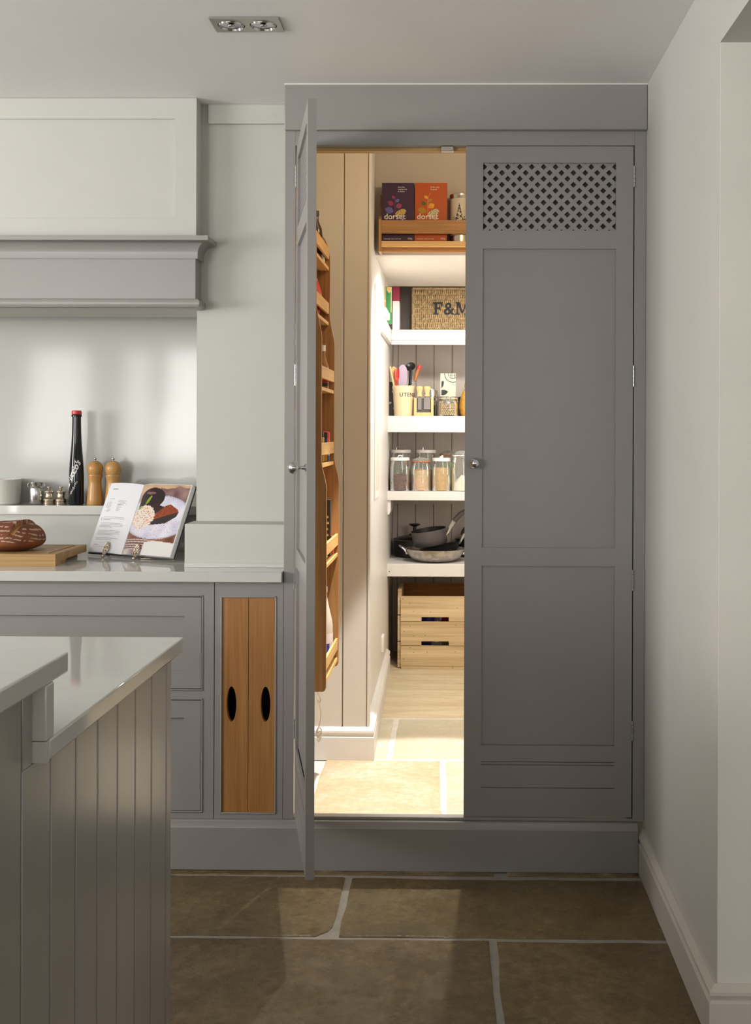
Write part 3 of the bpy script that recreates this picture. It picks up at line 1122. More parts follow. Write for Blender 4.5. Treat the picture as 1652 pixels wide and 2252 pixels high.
# ------------------------------------------------------------------ ceiling light
a = PZ(461, 37, CZ)
b_ = PZ(613, 36, CZ)
c1 = PZ(476, 67, CZ)
lx0, lx1, ly0, ly1 = (a.x + c1.x) / 2 + 0.0, (PZ(625, 66, CZ).x + b_.x) / 2, a.y, c1.y
cl = thing('ceiling_downlight', 'square-cornered twin downlight in brushed metal set in the ceiling', 'light', ((lx0 + lx1) / 2, (ly0 + ly1) / 2, CZ))
yc = (ly0 + ly1) / 2
hwid = (lx1 - lx0) / 4
for i in range(2):
    cx = lx0 + hwid * (1 + 2 * i) + (0.003 if i == 0 else -0.003)
    pm = MB()
    xa, xb = (lx0, (lx0 + lx1) / 2) if i == 0 else ((lx0 + lx1) / 2, lx1)
    nh = 40
    outer, inner = [], []
    rr = 0.034
    pm.plate_hole(xa, xb, ly0, ly1, CZ - 0.005, CZ - 0.0003, cx, yc, rr, rr)
    pm.v = [(p[0], p[2], p[1]) for p in pm.v]
    fpl = pm.build('bezel', NICKEL, cl)
    lm = MB().lathe([(0.0335, -0.004), (0.0345, 0.0), (0.031, -0.0075), (0.029, -0.003), (0.024, 0.0 - 0.0022), (0.013, -0.0008), (0.0, -0.0005)], 32, (cx, yc, CZ - 0.0004))
    lamp = lm.build('lamp', CHROME, cl)
    MB().ball((cx, yc, CZ - 0.006), 0.010, 0.010, 0.005).build('bulb', CHROME, lamp)


# ------------------------------------------------------------------ spice rack on the pantry side wall
RN, RF = 0.44, 0.87
fz = lambda py: Z(py, RF, 730)
RACK_S = [fz(597), fz(717), fz(866), fz(1021), fz(1222), fz(1451)]
RX = [-0.469, -0.469, -0.449, -0.449, -0.432, -0.432]
rack = thing('spice_rack', 'tall curved oak spice rack of six small shelves beside the open door', 'rack', (PLW, 0.65, 0.42))


def rack_outline():
    zb_, zt_ = 0.424, 2.05
    o = [(PLW + 0.0006, zb_)]
    o += [(-0.441, zb_), (-0.434, zb_ + 0.004), (-0.4305, zb_ + 0.013)]

    def ease(x0, x1, z0, z1):
        return [(x0 + (x1 - x0) * (0.5 - 0.5 * math.cos(PI * t / 10)), z0 + (z1 - z0) * t / 10) for t in range(1, 11)]
    o += [(-0.4305, 1.10)] + ease(-0.4305, -0.4485, 1.10, 1.21)
    o += [(-0.4485, 1.61)] + ease(-0.4485, -0.4675, 1.61, 1.74)
    o += [(-0.4675, 1.93)]
    for t in range(1, 9):
        g = PI / 2 * t / 8
        o.append((-0.4675 - 0.0617 * (1 - math.cos(g)), 1.93 + 0.12 * math.sin(g)))
    return o


ol = rack_outline()
for yy in (RN, RF - 0.014):
    MB().prism([(x, yy, z) for x, z in ol], (0, 0.014, 0)).build('side_panel', OAK, rack, smooth=20)
for k in range(6):
    z = RACK_S[k]
    MB().box(PLW + 0.001, RX[k] - 0.002, RN + 0.0142, RF - 0.0142, z, z + 0.012).build('shelf', OAK_Y, rack)
    MB().box(RX[k] - 0.010, RX[k] - 0.001, RN + 0.0142, RF - 0.0142, z + 0.042, z + 0.084).build('rail', OAK_Y, rack, bevel=0.001)
MB().box(PLW + 0.0006, PLW + 0.006, RN + 0.0142, RF - 0.0142, 0.43, 2.0).build('back_board', OAK, rack)


def rack_y(px, x):
    """distance back at which a thing centred on x shows at column px"""
    r = ray(px, 1000)
    return CAM.y + r.y * (x / r.x)


def col_tube(profs, n=20):
    return MB().lathe(profs, n)


# top shelf: dark bottle
z = RACK_S[0] + 0.0122
t = thing('dark_bottle', 'small dark brown bottle on the top shelf of the spice rack', 'bottle', (-0.506, 0.735, z))
col_tube([(0, 0), (0.024, 0), (0.025, 0.004), (0.025, 0.05), (0.025, 0.10), (0.022, 0.125), (0.011, 0.15), (0.010, 0.17), (0, 0.17)]).build('glass', plain('brown_glass', (0.035, 0.014, 0.006), 0.12, var=0.1), t, local=True)
MB().lathe([(0, 0.1702), (0.012, 0.1702), (0.012, 0.188), (0, 0.189)], 16).build('cap', BLACK, t, local=True)
t = thing('small_white_pot', 'little white topped pot at the end of the top rack shelf', 'pot', (-0.503, 0.81, z))
col_tube([(0, 0), (0.021, 0), (0.022, 0.004), (0.022, 0.07), (0.019, 0.076), (0.0195, 0.077), (0.0195, 0.092), (0, 0.093)]).build('body', WHITEP, t, local=True)
# second shelf: red bag of crisps
z = RACK_S[1] + 0.0122
t = thing('red_snack_bag', 'shiny red snack bag leaning on the second rack shelf', 'bag', (-0.512, 0.738, z))
m = MB()
rd = srgb(196, 24, 20)
wh = srgb(226, 214, 200)


def bagpt(u, v, s):
    wv = 0.02 * (math.sin(PI * v) ** 0.6) * math.sin(PI * min(1, max(0, u))) ** 0.5 + 0.002
    return (s * wv + 0.006 * math.sin(9 * u + 5 * v) * math.sin(PI * v), -0.085 + 0.17 * u, 0.002 + 0.155 * v)


for s_ in (1, -1):
    print_grid(m, lambda u, v: bagpt(u, v, s_), 14, 14, lambda u, v: (wh if v > 0.9 else (srgb(120, 14, 12) if (int(u * 9 + v * 6) % 5 == 0) else (srgb(230, 120, 90) if abs(u - v) < 0.08 else rd))))
m.build('bag', PRINT, t, local=True, smooth=60)
# third shelf: sauce bottle and spice jar
z = RACK_S[2] + 0.0122
t = thing('sauce_bottle', 'sauce bottle with a white cap and coloured label in the spice rack', 'bottle', (-0.4835, 0.775, z))
m = MB()
prof = [(0, 0), (0.0215, 0), (0.023, 0.004), (0.023, 0.075), (0.021, 0.088), (0.016, 0.1), (0.0095, 0.125), (0.0085, 0.14), (0, 0.14)]
m.lathe(prof, 18).build('glass', plain('amber_sauce', (0.32, 0.16, 0.05), 0.15, var=0.1), t, local=True)
m = MB()
cols = [srgb(40, 30, 28), srgb(190, 60, 40), srgb(210, 170, 80), srgb(60, 40, 36), srgb(210, 90, 60)]
for k in range(5):
    m.lathe([(0.0234, 0.012 + k * 0.012), (0.0234, 0.024 + k * 0.012)], 18, col=cols[k])
m.build('wrapper', PRINT, t, local=True)
MB().lathe([(0, 0.14), (0.0105, 0.14), (0.0105, 0.163), (0, 0.164)], 16).build('cap', WHITEP, t, local=True)
# fourth shelf
z = RACK_S[3] + 0.0122
t = thing('black_lidded_jar', 'slim jar with a black lid beside a bright patterned tub in the rack', 'jar', (-0.492, 0.742, z))
m = MB()
for k, c in enumerate([srgb(190, 160, 60), srgb(60, 40, 30), srgb(170, 30, 30), srgb(200, 180, 90)]):
    m.lathe([(0.019, 0.002 + k * 0.022), (0.019, 0.024 + k * 0.022)], 16, col=c)
m.lathe([(0, 0.0), (0.019, 0.002)], 16, col=srgb(60, 40, 30))
m.lathe([(0.019, 0.09), (0, 0.091)], 16, col=srgb(60, 40, 30))
m.build('jar_body', PRINT, t, local=True)
MB().lathe([(0, 0.0912), (0.018, 0.0912), (0.018, 0.112), (0, 0.113)], 16).build('lid', BLACK, t, local=True)
t = thing('patterned_tub', 'bright red, yellow and blue patterned tub on the fourth rack shelf', 'tub', (-0.488, 0.812, z))
m = MB()
tub_c = [srgb(200, 40, 34), srgb(226, 170, 40), srgb(40, 60, 120), srgb(214, 90, 40), srgb(40, 32, 30)]
for k in range(24):
    a0, a1 = 2 * PI * k / 24, 2 * PI * (k + 1) / 24
    for j in range(5):
        z0_, z1_ = 0.002 + j * 0.021, 0.023 + j * 0.021
        m.add([(0.028 * math.cos(a0), 0.028 * math.sin(a0), z0_), (0.028 * math.cos(a1), 0.028 * math.sin(a1), z0_), (0.028 * math.cos(a1), 0.028 * math.sin(a1), z1_), (0.028 * math.cos(a0), 0.028 * math.sin(a0), z1_)], [(0, 1, 2, 3)], tub_c[(k // 3 + j * 2) % 5] if j != 1 else srgb(214, 196, 130))
m.lathe([(0.028, 0.107), (0.02, 0.111), (0, 0.112)], 24, col=srgb(200, 40, 34))
m.lathe([(0, 0), (0.028, 0.002)], 24, col=srgb(40, 32, 30))
m.build('body', PRINT, t, local=True)
# fifth shelf
z = RACK_S[4] + 0.0122
t = thing('black_carton', 'tall narrow black carton with gold lettering in the spice rack', 'carton', (-0.464, 0.765, z))
MB().box(-0.013, 0.013, -0.02, 0.02, 0, 0.205).build('box', BLACK, t, local=True, bevel=0.001)
m = MB()
GOLD_INK = plain('gold_print', (0.5, 0.36, 0.14), 0.4, 0.3)
for k in range(5):
    m.box(-0.009, 0.009 - 0.002 * (k % 3), -0.0208, -0.0202, 0.05 + k * 0.022, 0.058 + k * 0.022)
m.build('print', GOLD_INK, t, local=True)
t = thing('salmon_tin', 'short salmon red tin standing on the fifth rack shelf', 'tin', (-0.467, 0.826, z))
MB().lathe([(0, 0), (0.0225, 0), (0.0232, 0.002), (0.0225, 0.004), (0.0225, 0.062), (0.0232, 0.064), (0.0225, 0.066), (0, 0.0655)], 22).build('can', plain('salmon_print', srgb(206, 86, 66), 0.35, var=0.1, vscale=40), t, local=True)
# sixth shelf
z = RACK_S[5] + 0.0122
t = thing('clear_oil_bottle', 'clear plastic bottle with a blue and white label on the bottom rack shelf', 'bottle', (-0.4795, 0.80, z))
prof = [(0, 0), (0.03, 0), (0.034, 0.006), (0.034, 0.10), (0.034, 0.13), (0.030, 0.155), (0.018, 0.205), (0.0125, 0.235), (0.012, 0.25), (0, 0.25)]
MB().lathe(prof, 24).build('body', plain('milky_plastic', (0.62, 0.56, 0.46), 0.2, var=0.04), t, local=True)
m = MB()
for k in range(24):
    a0, a1 = 2 * PI * k / 24, 2 * PI * (k + 1) / 24
    for j in range(4):
        z0_, z1_ = 0.03 + j * 0.018, 0.048 + j * 0.018
        m.add([(0.0344 * math.cos(a0), 0.0344 * math.sin(a0), z0_), (0.0344 * math.cos(a1), 0.0344 * math.sin(a1), z0_), (0.0344 * math.cos(a1), 0.0344 * math.sin(a1), z1_), (0.0344 * math.cos(a0), 0.0344 * math.sin(a0), z1_)], [(0, 1, 2, 3)], srgb(70, 70, 170) if (k // 3 + (j > 1)) % 3 == 0 and j < 3 else srgb(226, 222, 224))
m.build('wrapper', PRINT, t, local=True)
MB().lathe([(0, 0.25), (0.014, 0.25), (0.014, 0.272), (0, 0.273)], 16).build('cap', WHITEP, t, local=True)
# white cord hanging on the wall under the rack
cd = []
cy = 0.80
x0 = X(699, cy, 1550)
pts = [(PLW + 0.012, cy, 0.42)]
wig = [(697, 1520), (705, 1537), (703, 1546), (699, 1540), (704, 1556), (706, 1572), (704, 1590), (700, 1602), (698, 1612), (704, 1608), (706, 1616), (699, 1622), (696, 1610), (701, 1600), (707, 1606), (705, 1622), (698, 1628), (702, 1614), (708, 1612), (704, 1628), (699, 1632)]
pts = []
for k, (px, py) in enumerate(wig):
    q = P(px, py, cy + 0.006 * math.sin(k * 1.7))
    pts.append(q)
pts.insert(0, Vector((PLW + 0.03, cy, 0.4238)))
sm = []
for i in range(len(pts) - 1):
    p0, p1, p2, p3 = pts[max(i - 1, 0)], pts[i], pts[i + 1], pts[min(i + 2, len(pts) - 1)]
    for k in range(5):
        u = k / 5
        sm.append(0.5 * ((2 * p1) + (p2 - p0) * u + (2 * p0 - 5 * p1 + 4 * p2 - p3) * u * u + (3 * p1 - p0 - 3 * p2 + p3) * u ** 3))
tag(MB().tube(sm, 0.0022, 6).build('hanging_cord', WHITEP), 'thin white knotted cord hanging below the spice rack', 'cord')

# ------------------------------------------------------------------ oak rack with cereal above the soffit
CR_Y0, CR_Y1 = P1_Y - 0.115, P1_Y - 0.0005
cr0, cr1 = X(833, CR_Y0, 500), 0.32
crk = thing('oak_box_shelf', 'oak wall shelf with a front rail holding the cereal boxes', 'shelf', (0, P1_Y, 2.1))
sz0, sz1 = Z(543, CR_Y0, 900), Z(531, CR_Y0 + 0.01, 900)
zr0, zr1 = Z(513, CR_Y0, 900), Z(484, CR_Y0, 900)
ztop = Z(431, CR_Y1, 836)
MB().prism([(cr0, CR_Y0, sz0 - 0.02), (cr0, CR_Y0, zr1 + 0.004), (cr0, CR_Y0 + 0.05, zr1 + 0.03), (cr0, CR_Y1 - 0.02, ztop), (cr0, CR_Y1, ztop), (cr0, CR_Y1, sz0 - 0.02)], (0.012, 0, 0)).build('end_panel', OAK, crk)
MB().box(cr1 - 0.012, cr1, CR_Y0, CR_Y1, sz0 - 0.02, zr1).build('end_panel', OAK, crk)
MB().box(cr0 + 0.0122, cr1 - 0.0122, CR_Y0 + 0.016, CR_Y1, sz0, sz1).build('shelf_board', OAK_X, crk)
MB().box(cr0 + 0.0122, cr1 - 0.0122, CR_Y0 + 0.0005, CR_Y0 + 0.0158, sz0 + 0.002, sz1 + 0.0005).build('shelf_lip', PALE_X, crk, bevel=0.001)
MB().box(cr0 + 0.0122, cr1 - 0.0122, CR_Y0 + 0.03, CR_Y0 + 0.042, Z(554, CR_Y0 + 0.03, 900), sz0 - 0.0002).build('under_batten', OAK_X, crk)
MB().box(cr0 + 0.0122, cr1 - 0.0122, CR_Y0, CR_Y0 + 0.012, zr0, zr1).build('front_rail', OAK_X, crk, bevel=0.001)


def leafmask(u, v, cx, cy, a, b, rot):
    dx, dy = u - cx, v - cy
    c_, s_ = math.cos(rot), math.sin(rot)
    p, q = dx * c_ + dy * s_, -dx * s_ + dy * c_
    if abs(p) > a:
        return False
    return abs(q) < b * (1 - (p / a) ** 2)


def cereal(name, label, x0, x1, base, leaves, heart, dots):
    yb = CR_Y0 + 0.024
    zb_, zt_ = sz1 + 0.0004, Z(402, yb, 900)
    t = thing(name, label, 'cereal box', ((x0 + x1) / 2, yb, zb_), group=None)
    MB().box(x0, x1, yb, yb + 0.062, zb_, zt_).build('carton', plain(name + '_card', base, 0.4, var=0.02), t, bevel=0.001)
    w_, h_ = x1 - x0, zt_ - zb_
    m = MB()
    dk = srgb(90, 58, 70)

    def colr(u, v):
        for lf in leaves:
            if leafmask(u, v * h_ / w_, lf[0], lf[1] * h_ / w_, lf[2], lf[3], lf[4]):
                k = noise.noise(Vector((u * 30, v * 30, lf[0] * 9)))
                return tuple(c * (1 + 0.25 * k) for c in lf[5])
        u2, v2 = u - heart[0], (v - heart[1]) * h_ / w_
        if (u2 / 0.17) ** 2 + ((v2 - u2 * 0.35) / 0.11) ** 2 < 1:
            k = noise.noise(Vector((u * 42, v * 60, 3)))
            return heart[2] if k > -0.05 else tuple(c * 0.35 for c in heart[2])
        if abs(u - 0.41) < 0.007 and 0.40 < v < 0.76:
            return dots
        if abs((u - 0.42) - (v - 0.76) * 0.9) < 0.006 and 0.74 < v < 0.84:
            return dots
        return base
    print_grid(m, lambda u, v: (x0 + 0.0015 + (w_ - 0.003) * u, yb - 0.0006, zb_ + 0.002 + (h_ - 0.004) * v), 120, 180, colr)
    m.build('front_print', PRINT, t, smooth=0)
    m = MB()
    sc = w_ / 0.15
    tx = x0 + 0.010 * sc
    zz = Z(482, yb, 880)
    add_text(m, 'dorset', 0.0375 * sc, front_text(tx, yb - 0.001, zz), bold=0.0004)
    add_text(m, 'cereals', 0.0375 * sc, front_text(tx, yb - 0.001, zz - 0.0255 * sc), bold=0.0004)
    add_text(m, 'honestly, tasty and real', 0.0085 * sc, front_text(tx, yb - 0.001, zb_ + 0.011))
    add_text(m, '620g', 0.011 * sc, front_text(x1 - 0.030 * sc, yb - 0.001, zb_ + 0.011))
    for k, wd in enumerate((('cherries,', 'raspberries', '& raisins') if 'purple' in label else ('fruits, nuts', '& seeds'))):
        add_text(m, wd, 0.0095 * sc, front_text(x0 + w_ * 0.49, yb - 0.001, zt_ - 0.022 - k * 0.0095))
    m.build('lettering', WHITE_INK, t, smooth=0, kind='stuff')


cb0, cb1, cb2 = X(840, CR_Y0 + 0.024, 460), X(911.5, CR_Y0 + 0.024, 460), X(983.5, CR_Y0 + 0.024, 460)
PU, ORG = srgb(58, 32, 64), srgb(182, 80, 26)
cereal('purple_cereal_box', 'deep purple cereal box with coloured leaves on the oak shelf', cb0, cb1 - 0.001, PU,
       [(0.35, 0.76, 0.065, 0.045, -0.6, srgb(150, 50, 100)), (0.27, 0.655, 0.105, 0.075, -0.45, srgb(140, 54, 80)), (0.48, 0.70, 0.072, 0.05, 0.55, srgb(90, 100, 170)), (0.53, 0.61, 0.105, 0.08, 0.5, srgb(150, 60, 110)), (0.225, 0.535, 0.15, 0.1, -0.35, srgb(96, 92, 168))],
       (0.585, 0.49, srgb(224, 196, 120)), srgb(120, 50, 90))
cereal('orange_cereal_box', 'orange cereal box with green and yellow leaves on the oak shelf', cb1 + 0.001, cb2, ORG,
       [(0.35, 0.76, 0.075, 0.05, -0.7, srgb(226, 160, 40)), (0.27, 0.655, 0.09, 0.06, -0.6, srgb(80, 92, 36)), (0.48, 0.705, 0.072, 0.05, 0.5, srgb(170, 130, 40)), (0.52, 0.61, 0.11, 0.085, 0.6, srgb(226, 160, 50)), (0.225, 0.53, 0.15, 0.1, -0.3, srgb(170, 128, 36))],
       (0.585, 0.49, srgb(226, 214, 178)), srgb(226, 150, 70))
# tin caddy with an engraved building
ty = CR_Y0 + 0.0655
tcx, tr = X(1013, ty, 480), 0.047
tzb, tzt = sz1 + 0.0004, Z(429, ty, 1000)
t = thing('tin_caddy', 'round metal caddy printed with a black and white engraved building', 'tin', (tcx, ty, tzb))
th = tzt - tzb
MB().lathe([(0, 0), (tr, 0), (tr + 0.0008, 0.003), (tr, 0.006), (tr, 0.02), (tr, th * 0.94), (tr + 0.001, th * 0.95), (tr + 0.001, th - 0.002), (tr - 0.003, th), (0, th + 0.001)], 36).build('can', STEEL, t, local=True)
m = MB()


def engr(u, v):
    # gabled porch with towers, drawn in black hatching on pale paper
    x_, y_ = (u - 0.5) * 2, v
    pale, ink = srgb(206, 198, 184), srgb(38, 34, 32)
    n_ = noise.noise(Vector((u * 24, v * 30, 1.0)))
    if y_ < 0.1:
        return pale
    arch = (x_ - 0.05) ** 2 / 0.012 + (y_ - 0.25) ** 2 / 0.05
    if arch < 1 and y_ > 0.1:
        return ink if arch < 0.55 else pale
    roof = 0.86 - abs(x_ + 0.1) * 1.5
    if y_ < roof and y_ > roof - 0.14 and abs(x_) < 0.42:
        return ink if n_ > -0.25 else pale
    if abs(x_ + 0.1) < 0.03 and y_ < 0.88:
        return pale
    if abs(x_) < 0.4 and y_ < roof:
        return ink if n_ > 0.12 or (int(v * 16) % 4 == 0 and n_ > -0.2) else pale
    if abs(x_) < 0.62 and y_ < 0.42 + 0.2 * n_:
        return ink if n_ > 0.0 else pale
    return pale


def tinpt(u, v):
    a = -PI / 2 + (u - 0.5) * 2.5
    return ((tr + 0.0006) * math.cos(a), (tr + 0.0006) * math.sin(a), th * (0.14 + 0.76 * v))


print_grid(m, tinpt, 54, 54, engr)
m.build('printed_wrap', PRINT, t, local=True, smooth=0)

# ------------------------------------------------------------------ the deep pantry shelves
SH = {}


def pantry_shelf(key, label, ytop, ybot, pxl, nosing=0.013):
    z1, z0 = Z(ytop, SHELF_Y, 940), Z(ybot, SHELF_Y, 940)
    x0 = X(pxl, SHELF_Y, 940)
    t = thing('pantry_shelf', label, 'shelf', (0.1, SHELF_Y, z0))
    m = MB()
    m.box(x0, PRW - 0.001, SHELF_Y + 0.012, PBACK - 0.0125, z1 - 0.022, z1)
    m.build('board', PWHITE, t)
    MB().box(x0, PRW - 0.001, SHELF_Y, SHELF_Y + 0.0118, z0, z1 + 0.0004).build('front_lipping', PWHITE, t, bevel=0.003)
    SH[key] = (z1, z0, x0, t)
    return t


t1 = pantry_shelf('top', 'highest white pantry shelf carrying the wicker hamper, with a narrow side arm', 725, 758, 860)
z1, z0, x0, _ = SH['top']
xin = x0
m = MB()
m.prism([(xin, SHELF_Y + 0.0005, z0), (X(845, 1.98, 700), 1.98, z0), (xs_at(1.98) + 0.0005, 1.98, z0), (xs_at(SHELF_Y) + 0.0005, SHELF_Y + 0.0005, z0)], (0, 0, z1 - z0))
m.build('side_arm', PWHITE, t1, bevel=0.003)
m = MB()
m.box(x0, PRW - 0.001, SHELF_Y - 0.008, SHELF_Y - 0.0002, Z(749, SHELF_Y, 940), Z(732, SHELF_Y, 940))
m.build('front_moulding', PWHITE, t1, bevel=0.003)
t2 = pantry_shelf('mid', 'white pantry shelf carrying the utensil pot and cheese knives', 915, 951, 852)
t3 = pantry_shelf('jar', 'white pantry shelf carrying the storage jars, on a side bracket', 1081, 1101, 849)
z1, z0, x0, _ = SH['jar']
MB().box(x0, PRW - 0.001, PBACK - 0.034, PBACK - 0.0125, z0 - 0.052, z0 - 0.0002).build('wall_batten', PANTRY_TAN, t3)
bx0 = x0
MB().prism([(bx0, SHELF_Y + 0.013, z0 - 0.0002), (X(859, SHELF_Y, 1100), SHELF_Y + 0.013, z0 - 0.0002), (X(859, SHELF_Y, 1100), SHELF_Y + 0.013, Z(1124, SHELF_Y, 1100)), (X(856, SHELF_Y, 1100), SHELF_Y + 0.013, Z(1133, SHELF_Y, 1100)), (bx0, SHELF_Y + 0.013, Z(1133, SHELF_Y, 1100))], (0, 0.3, 0)).build('side_bracket', PWHITE, t3)
t4 = pantry_shelf('pan', 'lowest white pantry shelf, stacked with pans above the wooden crate', 1241, 1268.5, 849)
for tt, px, py in ((t4, 856.5, 1257), ):
    q = P(px, py, SHELF_Y - 0.0004)
    MB().lathe([(0, 0.0), (0.0035, 0.0), (0.003, 0.0012), (0, 0.0012)], 10, q, Matrix.Rotation(PI / 2, 3, 'X')).build('screw', DARKGREY, tt)
q = P(865, 1111.5, PBACK - 0.0345)
MB().lathe([(0, 0.0), (0.0035, 0.0), (0.003, 0.0012), (0, 0.0012)], 10, q, Matrix.Rotation(PI / 2, 3, 'X')).build('screw', DARKGREY, t3)

# ---- top shelf contents
z1 = SH['top'][0]
hy = SHELF_Y + 0.25
hx0, hx1 = X(908, hy, 680), 0.235
hh = 0.255
ham = thing('wicker_hamper', 'golden wicker hamper with black painted initials on the highest pantry shelf', 'hamper', ((hx0 + hx1) / 2, hy, z1))
MB().box(hx0 + 0.008, hx1 - 0.008, hy + 0.0095, hy + 0.255, z1 + 0.003, z1 + hh - 0.004).build('lining', plain('wicker_shadow', (0.2, 0.11, 0.04), 0.9, var=0.3, vscale=80), ham)  # dark core colour stands in for shade between the strands
m = MB()
rows = 9
pit = 0.0112
nst = int((hx1 - hx0) / pit)
rh = (hh - 0.012) / rows
for r_ in range(rows):
    z_a = z1 + 0.006 + rh * r_
    off = 0.5 * (r_ % 2)
    for i in range(nst):
        xx = hx0 + 0.006 + (hx1 - hx0 - 0.012) * (i + 0.25 + off * 0.5) / nst
        lean_ = 0.0022 * noise.noise(Vector((i * 0.9, r_ * 2.1, 0)))
        bulge = 0.0012 * noise.noise(Vector((i * 1.7, r_ * 3.3, 5)))
        m.tube([(xx - lean_, hy + 0.009, z_a + 0.0015), (xx - lean_ * 0.5, hy + 0.0045 - bulge, z_a + rh * 0.25), (xx + lean_ * 0.5, hy + 0.0045 - bulge, z_a + rh * 0.75), (xx + lean_, hy + 0.009, z_a + rh - 0.0015)], [0.0042, 0.0052, 0.0052, 0.0042], 6)
wv = m.build('weave', WICKER, ham, smooth=60, kind='stuff')
m = MB()
for r_ in range(rows + 1):
    zz = z1 + 0.006 + rh * r_
    m.tube([(hx0, hy + 0.0078, zz), (hx1, hy + 0.0078, zz)], 0.0034, 6)
m.build('stakes', WICKER, ham, kind='stuff')
m = MB()
for xx in (hx0, hx1):
    pts = [(xx, hy + 0.006, z1 + 0.0005), (xx, hy + 0.006, z1 + hh)]
    m.tube(pts, 0.007, 8)
for zz in (z1 + 0.006, z1 + hh):
    m.tube([(hx0, hy + 0.002, zz), (hx1, hy + 0.002, zz)], 0.006, 8)
m.build('border', WICKER, ham)
m = MB()
for side in (hx0 + 0.003, hx1 - 0.003):
    for r_ in range(18):
        zz = z1 + 0.006 + (hh - 0.012) * (r_ + 0.5) / 18
        pts = [(side + 0.003 * math.cos(PI * (i / 2 + r_)), hy + 0.01 + 0.245 * i / 32, zz) for i in range(33)]
        m.tube(pts, 0.0047, 5)
m.build('end_weave', WICKER, ham, smooth=60, kind='stuff')
m = MB()
fx = X(953, hy, 680)
fzz = Z(692, hy, 980)
FT = lambda v: (fx + v.x, hy - 0.0018 - v.z , fzz + v.y)
def fm_box(u0, u1, v0, v1):
    for i in range(6):
        a_, b_ = u0 + (u1 - u0) * i / 6, u0 + (u1 - u0) * (i + 1) / 6
        zo_ = 0.0012 + 0.00007 * (len(m.f) % 23)
        m.add([FT(Vector((a_, v0, zo_))), FT(Vector((b_, v0, zo_))), FT(Vector((b_, v1, zo_))), FT(Vector((a_, v1, zo_)))], [(0, 1, 2, 3)])


def fm_quad(q):
    m.add([FT(Vector((x_, y_, 0.0012 + 0.00007 * (len(m.f) % 23)))) for x_, y_ in q], [(0, 1, 2, 3)])


HT = 0.070
fm_box(0.000, 0.030, 0, 0.007)
fm_box(0.008, 0.021, 0.007, HT)
fm_box(0.000, 0.052, HT - 0.010, HT)
fm_box(0.044, 0.052, HT - 0.024, HT - 0.010)
fm_box(0.021, 0.040, 0.032, 0.041)
fm_box(0.034, 0.040, 0.026, 0.047)
add_text(m, '&', 0.098, lambda v: FT(Vector((v.x + 0.058, v.y, 0.0012))), bold=0.001, extrude=0.0)
m0 = 0.125
fm_box(m0, m0 + 0.024, 0, 0.007)
fm_box(m0 + 0.008, m0 + 0.014, 0.007, HT)
fm_box(m0, m0 + 0.014, HT - 0.007, HT)
fm_quad([(m0 + 0.008, HT), (m0 + 0.022, HT), (m0 + 0.044, 0.012), (m0 + 0.036, 0.004)])
fm_quad([(m0 + 0.036, 0.004), (m0 + 0.044, 0.012), (m0 + 0.066, HT), (m0 + 0.058, HT)])
fm_box(m0 + 0.056, m0 + 0.069, 0.007, HT)
fm_box(m0 + 0.050, m0 + 0.078, 0, 0.007)
fm_box(m0 + 0.058, m0 + 0.078, HT - 0.007, HT)
m.build('lettering', INK, ham, smooth=0, kind='stuff')

gy = SHELF_Y + 0.02
t = thing('green_carton', 'green, red and gold patterned carton at the wall end of the highest shelf', 'carton', (-0.375 + 0.04, gy - 0.3, z1))
gxa, gxb = X(838, 2.46, 650), X(861.5, 2.46, 650)
MB().box(gxa, gxb, 2.46, 2.50, z1 + 0.0004, z1 + 0.19).build('box', plain('green_card', srgb(30, 110, 52), 0.4, var=0.03), t)
m = MB()
gr, gd, rdd = srgb(24, 104, 52), srgb(190, 160, 100), srgb(206, 56, 30)


def gcol(u, v):
    if 0.42 < u < 0.47 or u > 0.93:
        return gd
    if v < 0.42 + 0.12 * u and u < 0.42:
        return gd if v > 0.38 + 0.12 * u else rdd
    if v > 0.86 - 0.3 * abs(u - 0.1) and u < 0.3:
        return gd
    if u > 0.55 and v > 0.75 + 0.5 * abs(u - 0.78):
        return gd
    return gr


print_grid(m, lambda u, v: (gxa + (gxb - gxa) * u, 2.4594, z1 + 0.06 + 0.13 * v), 26, 40, gcol)
m.build('front_print', PRINT, t, smooth=0)
t = thing('crimson_carton', 'tall carton, crimson above and white below, beside the green carton', 'carton', (X(872, gy, 680), gy, z1))
cxa, cxb = X(863.5, gy, 680), X(878.5, gy, 680)
zsp = Z(662, gy, 872)
MB().box(cxa, cxb, gy, gy + 0.12, z1 + 0.0004, zsp).build('lower_box', WHITEP, t, bevel=0.001)
MB().box(cxa, cxb, gy, gy + 0.12, zsp, z1 + 0.235).build('upper_box', plain('crimson_card', srgb(150, 34, 64), 0.4, var=0.03), t, bevel=0.001)
t = thing('white_clip_box', 'white plastic clip box on the arm of the highest shelf', 'box', (X(846, 2.2, 690), 2.2, z1))
wa, wb = X(835, 2.0, 690), X(850, 2.0, 690)
MB().box(xs_at(2.0) + 0.003, wb, 2.0, 2.28, z1 + 0.0004, Z(676, 2.0, 845)).build('case', WHITEP, t, bevel=0.004)
MB().box(wa + 0.004, wb - 0.003, 1.9985, 2.0005, Z(690, 2.0, 845), Z(686, 2.0, 845)).build('slot', PANTRY_TAN, t)

